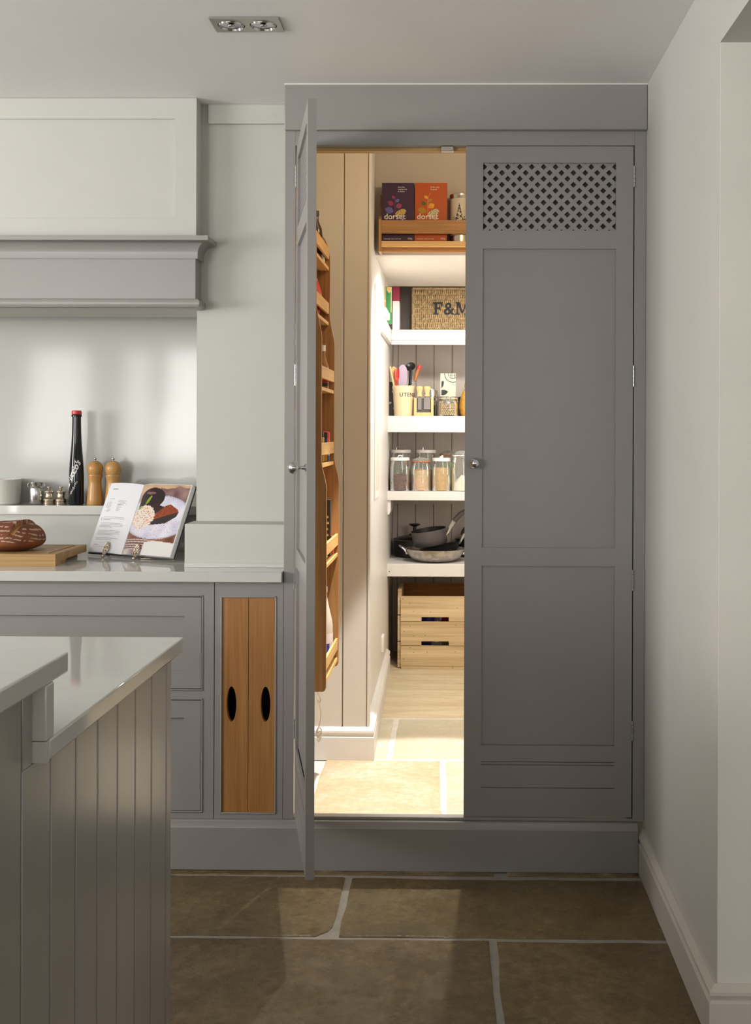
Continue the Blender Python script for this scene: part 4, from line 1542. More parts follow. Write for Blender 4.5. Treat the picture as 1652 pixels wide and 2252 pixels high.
# ---- utensil shelf contents
z1 = SH['mid'][0]
uy = SHELF_Y + 0.10
ucx = X(888, uy, 880)
ur = (X(914, uy, 880) - X(863.5, uy, 880)) / 2
uh = Z(848.5, uy, 888) - z1
pot = thing('utensil_pot', 'cream stoneware pot lettered for utensils on the pantry shelf', 'pot', (ucx, uy, z1))
MB().lathe([(0, 0.0004), (ur * 0.80, 0.0004), (ur * 0.83, 0.004), (ur * 0.94, uh * 0.82), (ur * 0.97, uh * 0.86), (ur, uh * 0.93), (ur, uh - 0.002), (ur - 0.003, uh), (ur - 0.006, uh - 0.002), (ur - 0.008, uh * 0.8), (ur * 0.74, 0.01), (0, 0.01)], 40).build('body', CREAM, pot, local=True)
m = MB()
tz = Z(872, uy - ur, 890) - z1


def cyl_text(R, a0, zz):
    return lambda v: ((R + v.z) * math.cos(a0 + v.x / R), (R + v.z) * math.sin(a0 + v.x / R), zz + v.y)


add_text(m, 'UTENSILS', 0.030, cyl_text(ur * 0.935, -PI / 2 - 0.36, tz), spacing=1.12)
m.build('lettering', INK, pot, local=True, smooth=0, kind='stuff')


def at_pot(px, py, dy=0.0):
    return P(px, py, uy + dy)


def utensil(name, label, mb, mat_, extra=()):
    t = thing(name, label, name.split('_')[-1], (ucx, uy, z1 + 0.012))
    mb.build('body', mat_, t)
    for nm, b2, m2 in extra:
        b2.build(nm, m2, t)
    return t


def paddle(p0, p1, w0, w1, th, rnd=True):
    """flat blade from p0 (low) to p1 (top)"""
    p0, p1 = Vector(p0), Vector(p1)
    d = (p1 - p0).normalized()
    s_ = Vector((d.z, 0, -d.x)).normalized()
    L = (p1 - p0).length
    out = []
    ts = [0, 0.15, 0.3, 0.45, 0.58] + [0.58 + 0.42 * math.sin(PI / 2 * i / 8) for i in range(1, 9)]
    for t_ in ts:
        w_ = w0 + (w1 - w0) * math.sin(min(1, t_ / 0.58) * PI / 2)
        if t_ > 0.58 and rnd:
            w_ *= math.sqrt(max(0.0, 1 - ((t_ - 0.58) / 0.42) ** 2)) * 0.98 + 0.02
        out.append((p0 + d * L * t_, w_))
    poly = [p - s_ * w_ for p, w_ in out] + [p + s_ * w_ for p, w_ in reversed(out)]
    return MB().prism([p - Vector((0, th / 2, 0)) for p in poly], (0, th, 0))


b0 = z1 + 0.014
bot = lambda dx, dy: Vector((ucx + dx, uy + dy, b0))
sp1 = MB().tube([bot(-0.022, -0.012), at_pot(858, 806, -0.012)], [0.004, 0.0055], 8)
utensil('thin_wooden_spoon', 'slim pale wooden handle leaning out furthest beyond the utensil pot', sp1, PALE_W)
sp2 = paddle(at_pot(872, 850, 0.02), at_pot(866, 806, 0.02), 0.008, 0.020, 0.005)
sp2.tube([bot(0.01, 0.02), at_pot(872, 852, 0.02)], 0.006, 8)
utensil('flat_wooden_spatula', 'flat pale wooden spatula behind the red fork in the utensil pot', sp2, PALE_W)
fk = MB().tube([bot(0.0, -0.02), at_pot(872, 846, -0.022), at_pot(873, 836, -0.02)], [0.006, 0.0075, 0.010], 8, flat=0.7)
for px in (869.5, 873.0, 877.0):
    fk.tube([at_pot(873, 837, -0.02), at_pot(px, 830, -0.021), at_pot(px + (px - 873) * 0.1, 809 + abs(px - 873) * 0.6, -0.02)], [0.006, 0.0045, 0.0032], 7)
utensil('red_spaghetti_fork', 'bright red plastic pronged fork standing in the utensil pot', fk, RED)
sl = paddle(at_pot(886, 852, 0.0), at_pot(886, 802, 0.0), 0.016, 0.0265, 0.006)
sl.tube([bot(-0.002, 0.0), at_pot(886, 853, 0.0)], 0.007, 8)
utensil('lilac_silicone_spatula', 'broad lilac silicone spatula in the middle of the utensil pot', sl, LILAC)
la = MB()
M = Matrix.Rotation(math.radians(58), 3, 'X') @ Matrix.Rotation(math.radians(-10), 3, 'Y')
la.lathe([(0, -0.012), (0.018, -0.009), (0.027, 0.0), (0.0285, 0.004), (0.027, 0.0045), (0.018, -0.004), (0, -0.007)], 24, at_pot(903, 807, 0.03), M)
la.tube([bot(0.012, 0.03), at_pot(902, 845, 0.03), at_pot(904, 812, 0.03)], [0.006, 0.009, 0.008], 8)
utensil('black_plastic_ladle', 'black plastic ladle with an oval bowl in the utensil pot', la, BLACK)
wk = MB().tube([at_pot(913, 838, 0.01), at_pot(917, 822, 0.01), at_pot(921, 812, 0.01)], [0.0085, 0.0115, 0.0105], 12)
wk2 = MB().tube([at_pot(920.8, 812.3, 0.01), at_pot(922.3, 808, 0.01), at_pot(924, 803, 0.01)], [0.0108, 0.0125, 0.008], 12)
wk3 = MB()
for o_ in (-0.006, 0.0, 0.006):
    wk3.tube([at_pot(913, 838, 0.01), at_pot(906, 848, 0.01) + Vector((o_, 0, 0)), bot(0.012 + o_, 0.01)], 0.0016, 6)
utensil('red_tipped_whisk', 'wire whisk with a reddish wooden handle and red tip in the utensil pot', wk, wood('red_beech', srgb(140, 84, 48), srgb(184, 124, 80), 'z'), (('tip', wk2, RED), ('wires', wk3, STEEL)))

# spotted board leaning at the shelf end
sb = thing('spotted_tin', 'dark grey tin with white hearts at the shelf end beside the utensil pot', 'tin', (X(862, uy, 880), uy, z1))
sxa, sxb = X(853.5, uy + 0.06, 880), X(870.5, uy + 0.06, 880)
MB().box(sxa, sxb, uy + 0.06, uy + 0.14, z1 + 0.0004, Z(840, uy + 0.06, 862)).build('case', DARKGREY, sb, bevel=0.002)
m = MB()
for px, py, sc in ((865, 862, 1.0), (858, 886, 0.85), (866, 838 + 60, 0.5)):
    q = P(px, py, uy + 0.0594)
    hpts = []
    for i in range(20):
        a = 2 * PI * i / 20
        hpts.append((q.x + 0.0006 * sc * 16 * math.sin(a) ** 3, q.y, q.z + 0.0006 * sc * (13 * math.cos(a) - 5 * math.cos(2 * a) - 2 * math.cos(3 * a) - math.cos(4 * a))))
    MB().prism(hpts, (0, 0.0004, 0)).build('heart', WHITEP, sb)

# cheese knives in a pale block
kb = thing('knife_block', 'pale wooden block with a dark window holding the cheese knives', 'knife block', (X(935, SHELF_Y + 0.06, 900), SHELF_Y + 0.06, z1))
ky = SHELF_Y + 0.045
k0, k1 = X(910.5, ky, 900), X(953.5, ky, 900)
kz = Z(875, ky, 930)
w0_, w1_ = X(916.5, ky, 900), X(948, ky, 900)
wz0 = Z(907, ky, 930)
m = MB()
m.box(k0, k1, ky + 0.02, ky + 0.05, z1 + 0.0004, kz)
m.box(k0, w0_, ky, ky + 0.02, z1 + 0.0004, kz).box(w1_, k1, ky, ky + 0.02, z1 + 0.0004, kz).box(w0_, w1_, ky, ky + 0.02, z1 + 0.0004, wz0)
m.build('block', PALE_W, kb, bevel=0.001)
MB().box(w0_, w1_, ky + 0.0185, ky + 0.0195, wz0, kz - 0.001).build('backing', DARKGREY, kb)
for name, label, cpx, wpx, zlow in (('cheese_knife', 'slim cheese knife with a pale wooden handle in the wooden block', 923, 8, 900.5), ('cheese_plane', 'broad bladed cheese knife with a pale wooden handle in the block', 939.5, 15, 899.5)):
    kx = X(cpx, ky + 0.01, 900)
    t = thing(name, label, 'cheese knife', (kx, ky + 0.012, kz - 0.02))
    hz = Z(872, ky, 930)
    hb, ht = hz, Z(849, ky, 930)
    L = ht - hb
    tl = -0.35 if cpx < 930 else 0.12
    M = Matrix.Rotation(0.0, 3, 'Y')
    MB().lathe([(0, 0), (0.0135, 0), (0.0155, L * 0.12), (0.0115, L * 0.22), (0.012, L * 0.35), (0.0185, L * 0.75), (0.0195, L * 0.9), (0.016, L * 0.98), (0, L)], 20, (kx, ky + 0.010, hb), sy=0.7).build('handle', PALE_W, t)
    hw_ = wpx * 2.45e-3 / 2
    zl = Z(zlow, ky, 930)
    poly = [(kx - hw_, zl), (kx + hw_, zl - 0.001)]
    for i in range(9):
        g = PI * i / 8
        poly.append((kx + hw_ * math.cos(g), hb - hw_ + hw_ * math.sin(g) if wpx > 10 else hb - 0.004 + 0.003 * math.sin(g)))
    MB().prism([(x, ky + 0.010, z) for x, z in poly], (0, 0.002, 0)).build('blade', plain('dull_steel', (0.28, 0.26, 0.25), 0.35, 0.8), t)
    MB().box(kx - hw_, kx + hw_, ky + 0.0098, ky + 0.0125, zl, zl + 0.0022).build('blade_edge', STEEL, t)

# perforated cutlery drainer
dy_ = SHELF_Y + 0.16
dcx, drr = X(948, dy_, 880), 0.036
dr_ = thing('cutlery_drainer', 'perforated stainless steel cutlery drainer behind the cheese knife block', 'drainer', (dcx, dy_, z1))
dh = Z(852, dy_, 950) - z1
m = MB()
NA, NR = 36, 26
ring_v = []
for j in range(NR + 1):
    for i in range(NA):
        a = 2 * PI * i / NA
        ring_v.append((drr * math.cos(a), drr * math.sin(a), 0.001 + (dh - 0.001) * j / NR - (0.02 * (j / NR) * (0.5 + 0.5 * math.cos(a)))))
fs = []
for j in range(NR):
    for i in range(NA):
        if 2 < j < NR - 5 and j % 3 == 1 and i % 3 == (j // 3) % 2:
            continue
        fs.append((j * NA + i, j * NA + (i + 1) % NA, (j + 1) * NA + (i + 1) % NA, (j + 1) * NA + i))
m.add(ring_v, fs)
m.lathe([(0, 0.0008), (drr, 0.0008)], NA)
m.build('cylinder', STEEL, dr_, local=True, smooth=60)
m = MB()
m.tube([(drr * math.cos(2 * PI * i / 36), drr * math.sin(2 * PI * i / 36), dh - 0.02 * (0.5 + 0.5 * math.cos(2 * PI * i / 36))) for i in range(36)], 0.0022, 6, closed=True)
m.build('rim', STEEL, dr_, local=True)

# carton with a ring emblem
ey = SHELF_Y + 0.17
e0, e1 = X(971, ey, 850), X(1002.5, ey, 850)
ez = Z(821, ey, 986)
ec = thing('ring_emblem_carton', 'pale green carton with a dark ring emblem behind the chickpea jar', 'carton', ((e0 + e1) / 2, ey, z1))
MB().box(e0 - 0.006, e1, ey, ey + 0.06, z1 + 0.0004, ez).build('box', plain('pale_card', srgb(206, 208, 186), 0.45, var=0.02), ec)
m = MB()
ink2, pale2, wht2 = srgb(36, 40, 32), srgb(208, 212, 190), srgb(222, 216, 214)
ew, eh = e1 - e0, ez - z1


def ecol(u, v):
    x_, y_ = u * ew, v * eh
    cx_, cy_ = ew * 0.80, eh * 0.985
    d_ = math.hypot(x_ - cx_, y_ - cy_)
    if 0.044 < d_ < 0.048 or 0.024 < d_ < 0.027:
        return ink2
    if d_ < 0.024 and (abs(x_ - cx_) < 0.0014 or abs(abs(x_ - cx_) - 0.011) < 0.0014 or abs(y_ - cy_ + 0.008) < 0.0014):
        return ink2
    if leafmask(x_, y_, 0.008, eh * 0.555, 0.03, 0.016, 0.15) or leafmask(x_, y_, -0.002, eh * 0.72, 0.03, 0.012, 1.1):
        return ink2
    if 0.10 < v < 0.44:
        return wht2
    return pale2 if v > 0.1 else srgb(150, 150, 110)


print_grid(m, lambda u, v: (e0 + ew * u, ey - 0.0006, z1 + eh * v), 48, 110, ecol)
m.build('front_print', PRINT, ec, smooth=0)


def clip_jar(name, label, cx, cy, zb_, R, Hh, seal, fill_h, fill_mat, fill_name, group=None, lid_mat=None, grains=False, neck=0.82):
    """glass jar with a glass lid, rubber seal and wire clip"""
    t = thing(name, label, 'jar', (cx, cy, zb_), group=group)
    hb = Hh * 0.865
    prof = [(0, 0.0006), (R * 0.93, 0.0006), (R, 0.006), (R, hb * 0.66), (R * 0.97, hb * 0.76), (R * neck * 1.02, hb * 0.9), (R * neck, hb * 0.95), (R * neck * 1.06, hb)]
    MB().lathe(prof, 36).build('glass', GLASS, t, local=True)
    s_ = MB().lathe([(R * neck * 0.9, hb + 0.0004), (R * neck * 1.12, hb + 0.0004), (R * neck * 1.14, hb + 0.003), (R * neck * 1.12, hb + 0.0055), (R * neck * 0.9, hb + 0.0055)], 36)
    s_.build('rubber_seal', seal, t, local=True)
    l_ = MB().lathe([(R * neck * 1.08, hb + 0.006), (R * neck * 1.1, hb + 0.010), (R * neck * 0.98, hb + 0.014), (R * neck * 0.55, Hh - 0.003), (R * neck * 0.3, Hh), (0, Hh)], 36)
    l_.build('lid', GLASS_LID, t, local=True)
    wv_ = MB()
    rw = R * neck * 1.09
    wv_.tube([(rw * math.cos(2 * PI * i / 32), rw * math.sin(2 * PI * i / 32), hb - 0.006) for i in range(32)], 0.0013, 6, closed=True)
    wv_.tube([(rw * math.cos(2 * PI * i / 32), rw * math.sin(2 * PI * i / 32), hb + 0.012) for i in range(32)], 0.0013, 6, closed=True)
    for s2 in (-1, 1):
        wv_.tube([(s2 * 0.011, -rw, hb + 0.012), (s2 * 0.012, -rw - 0.006, hb + 0.004), (s2 * 0.011, -rw - 0.004, hb - 0.012), (s2 * 0.008, -rw - 0.008, hb - 0.034)], 0.0013, 6)
    wv_.tube([(-0.008, -rw - 0.008, hb - 0.034), (0.008, -rw - 0.008, hb - 0.034)], 0.0013, 6)
    wv_.build('wire_clip', STEEL, t, local=True)
    return t


def fill(t, name, R, h0, h1, mat_, lump=0.003, tilt=0.0, kind=None):
    vs, fs = [], []
    NA, NR = 30, 8
    top = []
    m = MB()
    m.lathe([(0, 0.0025), (R, 0.0025), (R, 0.004)], NA)
    rings = []
    vs = []
    for j in range(NR + 1):
        rr = R * (1 - j / NR)
        ids = []
        for i in range(NA if j < NR else 1):
            a = 2 * PI * i / NA
            x_, y_ = rr * math.cos(a), rr * math.sin(a)
            z_ = h0 + (h1 - h0) * (1 - rr / R) + lump * noise.noise(Vector((x_ * 90, y_ * 90, h0 * 50))) + tilt * x_
            ids.append(len(vs))
            vs.append((x_, y_, z_))
        rings.append(ids)
    base = []
    for i in range(NA):
        a = 2 * PI * i / NA
        base.append(len(vs))
        vs.append((R * math.cos(a), R * math.sin(a), 0.004))
    fs = []
    for i in range(NA):
        fs.append((base[i], base[(i + 1) % NA], rings[0][(i + 1) % NA], rings[0][i]))
    for A, B in zip(rings[:-1], rings[1:]):
        for i in range(NA):
            if len(B) == 1:
                fs.append((A[i], A[(i + 1) % NA], B[0]))
            else:
                fs.append((A[i], A[(i + 1) % NA], B[(i + 1) % NA], B[i]))
    m.add(vs, fs)
    return m.build(name, mat_, t, local=True, smooth=50, kind=kind)


RUB = plain('orange_rubber', srgb(206, 110, 50), 0.5)
RUB2 = plain('pale_rubber', srgb(206, 190, 150), 0.5)
cky = SHELF_Y + 0.085
ckx = X(986.5, cky, 890)
ckr = (X(1008, cky, 890) - X(965.5, cky, 890)) / 2
ckh = Z(877, cky, 986) - z1
cj = clip_jar('chickpea_jar', 'squat glass clip jar of chickpeas on the utensil shelf', ckx, cky, z1, ckr, ckh + 0.012, RUB2, 0.05, None, '', neck=0.86)
m = MB()
random.seed(11)
for lay in range(7):
    for i in range(46):
        a = 2 * PI * (i + 0.5 * (lay % 2)) / 23
        rr = ckr * 0.86 if i < 23 else ckr * 0.6
        zz = 0.009 + lay * 0.0092 + random.uniform(-0.001, 0.001)
        m.ball((rr * math.cos(a) + random.uniform(-0.001, 0.001), rr * math.sin(a), zz), 0.0056, 0.0056, 0.005, 7, 5)
m.build('chickpeas', plain('chickpea_beige', (0.56, 0.40, 0.21), 0.6, var=0.25, vscale=200), cj, local=True, kind='stuff', smooth=60)
# yellow ornament and dark tin at the door edge
yy_ = SHELF_Y + 0.10
ycx = X(1028, yy_, 880)
yo = thing('yellow_jar', 'mustard yellow pear-shaped jar half hidden by the closed door', 'jar', (ycx, yy_, z1))
MB().lathe([(0, 0.0005), (0.032, 0.0005), (0.042, 0.02), (0.046, 0.05), (0.042, 0.085), (0.032, 0.12), (0.02, 0.145), (0.014, 0.152), (0.018, 0.165), (0.016, 0.18), (0.006, 0.19), (0, 0.19)], 28).build('body', plain('mustard_glaze', (0.50, 0.26, 0.03), 0.3, var=0.25, vscale=70, bump=0.4, bscale=120), yo, local=True)
by_ = SHELF_Y + 0.32
bk = thing('black_casserole', 'black lidded casserole at the back of the utensil shelf', 'casserole', (X(1042, by_, 880), by_, z1))
MB().lathe([(0, 0.0005), (0.082, 0.0005), (0.088, 0.01), (0.09, 0.105), (0, 0.105)], 32).build('pot_body', BLACK_PAN, bk, local=True)
MB().lathe([(0.093, 0.1054), (0.094, 0.11), (0.06, 0.122), (0, 0.126)], 32).build('lid', BLACK_PAN, bk, local=True)

# ---- jar shelf contents
z1 = SH['jar'][0]


def lidded_jar(name, label, pxa, pxb, pytop, pylid, Y, fillspec, group=None, knob_=True):
    cx = X((pxa + pxb) / 2, Y, 1020)
    R = (X(pxb, Y, 1020) - X(pxa, Y, 1020)) / 2
    zt_, zl_ = Z(pytop, Y, 900) - z1, Z(pylid, Y, 900) - z1
    t = thing(name, label, 'jar', (cx, Y, z1), group=group)
    RL = R * 0.94
    MB().lathe([(0, 0.0006), (R * 0.95, 0.0006), (R, 0.005), (R, zl_ * 0.72), (R * 0.97, zl_ * 0.8), (R * 0.86, zl_ * 0.93), (R * 0.84, zl_ - 0.002), (R * 0.86, zl_)], 36).build('glass', GLASS, t, local=True)
    lh = zt_ - zl_
    MB().lathe([(0, zl_ + 0.0004), (RL, zl_ + 0.0004), (RL + 0.001, zl_ + 0.002), (RL, zl_ + lh * 0.9), (RL * 0.97, zt_), (0, zt_)], 36).build('lid', WHITEP, t, local=True)
    return t, R, zt_, zl_


yb1 = SHELF_Y + 0.22
for k, (pa, pb_) in enumerate(((858.5, 905), (914, 960.5))):
    t, R, zt_, zl_ = lidded_jar('tall_lidded_jar', ('tall white-lidded glass jar with a loop handle behind the brown pellet jar', 'tall white-lidded glass jar with a loop handle behind the orange sealed jar')[k], pa, pb_, 989, 996, yb1, None, 'tall jars at the back of the jar shelf')
    ww = 0.024 if k == 0 else 0.017
    MB().tube([(-ww, 0, zt_ - 0.002), (-ww, 0, zt_ + 0.012), (-ww * 0.8, 0, zt_ + 0.017), (ww * 0.8, 0, zt_ + 0.017), (ww, 0, zt_ + 0.012), (ww, 0, zt_ - 0.002)], 0.0025, 7).build('loop_handle', STEEL, t, local=True)
    fill(t, 'flour' if k == 0 else 'pasta', R * 0.93, zl_ * 0.55, zl_ * 0.6, plain('pale_flour', (0.6, 0.55, 0.42), 0.8) if k == 0 else plain('dull_pasta', (0.5, 0.4, 0.22), 0.7, var=0.3, vscale=90), kind='stuff')
yf = SHELF_Y + 0.085
t, R, zt_, zl_ = lidded_jar('pellet_jar', 'white-lidded glass jar half full of brown cereal pellets', 858, 902, 1006, 1013, yf, None)
MB().tube([(-0.012, 0, zt_), (-0.010, 0, zt_ + 0.008), (0.0, 0, zt_ + 0.011), (0.010, 0, zt_ + 0.008), (0.012, 0, zt_)], 0.003, 7).build('loop_handle', WHITEP, t, local=True)
fill(t, 'brown_grain', R * 0.90, zl_ * 0.50, zl_ * 0.55, plain('brown_grain', (0.13, 0.06, 0.045), 0.8, var=0.3, vscale=120), kind='stuff')
m = MB()
random.seed(5)
for i in range(220):
    a = random.uniform(0, 2 * PI)
    if i < 150:
        zz, rr = random.uniform(0.006, zl_ * 0.5), R * 0.92
    else:
        zz, rr = zl_ * 0.52, R * 0.9 * math.sqrt(random.random())
    m.ball((rr * math.cos(a), rr * math.sin(a), zz), random.uniform(0.003, 0.006), None, None, 5, 4)
m.build('pellets', plain('brown_pellet', (0.17, 0.075, 0.06), 0.75, var=0.45, vscale=90), t, local=True, kind='stuff', smooth=60)
# orange sealed clip jar
cx = X(926, yf, 1040)
R = (X(948, yf, 1040) - X(904, yf, 1040)) / 2
Hh = Z(1006, yf, 926) - z1
oj = clip_jar('orange_sealed_jar', 'glass clip jar with an orange rubber seal and pinkish grain', cx, yf, z1, R, Hh, RUB, 0, None, '', neck=0.84)
fill(oj, 'pink_grain', R * 0.95, Hh * 0.36, Hh * 0.30, plain('pink_grain', (0.62, 0.38, 0.24), 0.8, var=0.12, vscale=60), tilt=0.0, kind='stuff')
fill(oj, 'dust', R * 0.85, Hh * 0.62, Hh * 0.66, plain('tan_dust', (0.58, 0.40, 0.24), 0.85, var=0.2, vscale=40), kind='stuff')
t, R, zt_, zl_ = lidded_jar('brown_sugar_jar', 'white-lidded glass jar three quarters full of brown sugar', 950, 992, 1006.5, 1014, yf, None)
MB().box(-0.010, 0.010, -0.004, 0.004, zt_, zt_ + 0.008).build('tab_handle', WHITEP, t, local=True, bevel=0.002)
MB().box(-0.002, 0.010, -0.004, 0.004, zt_ + 0.008, zt_ + 0.0135).build('tab_top', WHITEP, t, local=True, bevel=0.002)
fill(t, 'sugar', R * 0.94, zl_ * 0.78, zl_ * 0.80, plain('brown_sugar', (0.52, 0.33, 0.14), 0.85, var=0.14, vscale=70, bump=0.5, bscale=300), kind='stuff')
cx = X(1016, yf, 1040)
R = X(1016, yf, 1040) - X(992.5, yf, 1040)
Hh = Z(991, yf, 1016) - z1
fj = clip_jar('flour_jar', 'large glass clip jar of white flour beside the closed door', cx, yf, z1, R, Hh, plain('clear_rubber', (0.75, 0.76, 0.74), 0.4), 0, None, '', neck=0.80)
fill(fj, 'flour', R * 0.95, Hh * 0.22, Hh * 0.40, plain('white_flour', (0.78, 0.74, 0.64), 0.85, var=0.03), tilt=0.25, kind='stuff')
yg = SHELF_Y + 0.23
cx = X(987, yg, 1040)
Hh = Z(991, yg, 990) - z1
gj = clip_jar('green_filled_jar', 'tall clip jar with orange seal and green contents behind the sugar jar', cx, yg, z1, 0.052, Hh, RUB, 0, None, '', neck=0.9)
fill(gj, 'green_leaves', 0.048, Hh * 0.66, Hh * 0.7, plain('green_leaf', (0.20, 0.36, 0.05), 0.7, var=0.4, vscale=50), kind='stuff')

# ---- pan shelf contents
z1 = SH['pan'][0]
py_ = SHELF_Y + 0.155
wcx = X(957.5, py_, 1215)
wr = (X(1020, py_, 1210) - X(890.5, py_, 1200)) / 2
wh_ = Z(1206, py_, 957) - z1
wk_ = thing('alloy_wok', 'worn silvery wok with loop handles at the front of the pan shelf', 'wok', (wcx, py_, z1))
prof = [(0, 0.0006), (wr * 0.46, 0.0008), (wr * 0.60, wh_ * 0.05), (wr * 0.74, wh_ * 0.17), (wr * 0.86, wh_ * 0.38), (wr * 0.95, wh_ * 0.68), (wr, wh_), (wr * 1.005, wh_ + 0.001), (wr * 0.985, wh_), (wr * 0.93, wh_ * 0.68), (wr * 0.84, wh_ * 0.40), (wr * 0.72, wh_ * 0.19), (wr * 0.56, wh_ * 0.09), (wr * 0.4, 0.006), (0, 0.006)]
MB().lathe(prof, 48).build('bowl', ALLOY, wk_, local=True)
for s2 in (-1, 1):
    pts = []
    for i in range(11):
        a = PI * i / 10
        pts.append((s2 * (wr * 0.96 + 0.042 * math.sin(a)), -0.03 * math.cos(a), wh_ * 0.66 + 0.040 * math.sin(a) ** 0.6 * (1.0 if True else 0)))
    MB().tube(pts, 0.0052, 8).build('loop_handle', STEEL, wk_, local=True)
    for y2 in (-0.03, 0.03):
        MB().ball((s2 * wr * 0.955, y2, wh_ * 0.66), 0.008).build('rivet', STEEL, wk_, local=True)
# frying pan lying tilted in the wok
fp = thing('frying_pan', 'black frying pan with steel handle lying tilted inside the wok', 'frying pan', (wcx + 0.03, py_, z1 + wh_ * 0.62))
Rm = Matrix.Rotation(math.radians(-11), 3, 'Y')
fr_ = 0.112
MB().lathe([(0, 0), (fr_ * 0.75, 0), (fr_ * 0.9, 0.012), (fr_, 0.04), (fr_ * 1.01, 0.041), (fr_ * 0.985, 0.04), (fr_ * 0.88, 0.014), (fr_ * 0.72, 0.003), (0, 0.003)], 40, (0, 0, 0), Rm).build('pan', PAN_IN, fp, local=True)
pts = [Rm @ Vector((fr_ * 0.98, -0.02, 0.034)), Rm @ Vector((fr_ * 1.10, -0.025, 0.052)), Rm @ Vector((fr_ * 1.3, -0.03, 0.080)), Rm @ Vector((fr_ * 1.8, -0.04, 0.108))]
MB().tube(pts, [0.005, 0.007, 0.010, 0.011], 8).build('handle', STEEL, fp, local=True)
# saucepan resting tilted on top
sr, shh = 0.0985, 0.083
sc_ = P(947, 1197, py_ - 0.01)
spn = thing('grey_saucepan', 'grey saucepan tilted on top of the frying pan and wok', 'saucepan', (sc_.x, sc_.y, sc_.z))
Rm = Matrix.Rotation(math.radians(-8.5), 3, 'Y') @ Matrix.Rotation(math.radians(3.0), 3, 'X')
MB().lathe([(0, 0), (sr * 0.93, 0), (sr * 0.97, 0.006), (sr, shh), (sr * 1.01, shh + 0.001), (sr * 0.985, shh)], 44, (0, 0, 0), Rm).build('pan', PAN_GREY, spn, local=True)
MB().lathe([(sr * 0.984, shh), (sr * 0.955, 0.008), (0, 0.006)], 44, (0, 0, 0), Rm).build('lining', PAN_IN, spn, local=True)
hd = [Rm @ Vector(p) for p in ((sr * 0.97, -0.005, shh * 0.46), (sr * 1.05, -0.005, shh * 0.62), (sr * 1.25, -0.005, shh * 0.98), (sr * 1.52, -0.005, shh * 1.36))]
MB().tube(hd, [0.007, 0.009, 0.012, 0.0135], 10).build('ferrule', STEEL, spn, local=True)
hd2 = [Rm @ Vector(p) for p in ((sr * 1.5, -0.005, shh * 1.33), (sr * 1.9, -0.005, shh * 1.72), (sr * 2.4, -0.005, shh * 1.95))]
MB().tube(hd2, [0.0138, 0.0145, 0.013], 10).build('handle', DARKGREY, spn, local=True)
# big black pan with glass lid behind
bpx, bpy_ = X(912, SHELF_Y + 0.415, 1180), SHELF_Y + 0.415
bp = thing('black_stockpot', 'black pan with a glass lid behind the wok', 'pan', (bpx, bpy_, z1))
bh = Z(1187, bpy_, 900) - z1
MB().lathe([(0, 0.0006), (0.114, 0.0006), (0.119, 0.006), (0.118, bh), (0.122, bh + 0.002), (0.114, bh), (0.114, 0.01), (0, 0.008)], 40).build('pan', BLACK_PAN, bp, local=True)
zl_ = Z(1176, bpy_, 900) - z1
lidg = MB().lathe([(0.121, bh + 0.0025), (0.119, bh + 0.007), (0.10, bh + 0.016), (0.05, bh + 0.027), (0.02, bh + 0.031), (0, bh + 0.032)], 40)
lidg.build('lid', GLASS_P, bp, local=True)
MB().tube([(0.1215 * math.cos(2 * PI * i / 40), 0.1215 * math.sin(2 * PI * i / 40), bh + 0.0045) for i in range(40)], 0.003, 6, closed=True).build('lid_rim', DARKGREY, bp, local=True)
kt = Z(1152, bpy_, 915) - z1
kk = bh + 0.031
MB().lathe([(0, kk - 0.001), (0.031, kk), (0.03, kk + 0.004), (0.012, kk + 0.008), (0.010, kt - 0.016), (0.016, kt - 0.014), (0.033, kt - 0.005), (0.031, kt), (0.014, kt - 0.003), (0, kt - 0.004)], 28).build('knob', BLACK, bp, local=True)
MB().box(0.03, 0.045, -0.112, -0.104, bh * 0.82, bh * 0.95).build('lug', STEEL, bp, local=True, bevel=0.002)
# kettle at the closed door
kx_ = X(1036, SHELF_Y + 0.42, 1180)
ke = thing('steel_rimmed_pan', 'black pan with a steel rim and arched handle beside the closed door', 'pan', (kx_, SHELF_Y + 0.42, z1))
kh = Z(1178, SHELF_Y + 0.42, 1000) - z1
MB().lathe([(0, 0.0006), (0.085, 0.0006), (0.09, 0.01), (0.092, kh - 0.012), (0, kh - 0.012)], 36).build('pan', BLACK_PAN, ke, local=True)
MB().lathe([(0.093, kh - 0.0116), (0.095, kh - 0.008), (0.093, kh - 0.002), (0.06, kh + 0.012), (0, kh + 0.018)], 36).build('lid', STEEL, ke, local=True)
pts = [(-0.052 + 0.052 * (1 - math.cos(PI * i / 12)), -0.02, kh + 0.006 + 0.052 * math.sin(PI * i / 12)) for i in range(13)]
MB().tube(pts, 0.0085, 10).build('handle', BLACK, ke, local=True)
# ---- the crate
cy0 = 2.86
cz0 = 0.0
crx0, crx1 = X(874.5, cy0, 1380), 0.22
cw = crx1 - crx0
cyb = cy0 + 0.255
ctop = Z(1283, cy0, 940)
crate = thing('wooden_crate', 'rough slatted wooden fruit crate on the pantry floor', 'crate', ((crx0 + crx1) / 2, (cy0 + cyb) / 2, 0))
post_w = 0.022
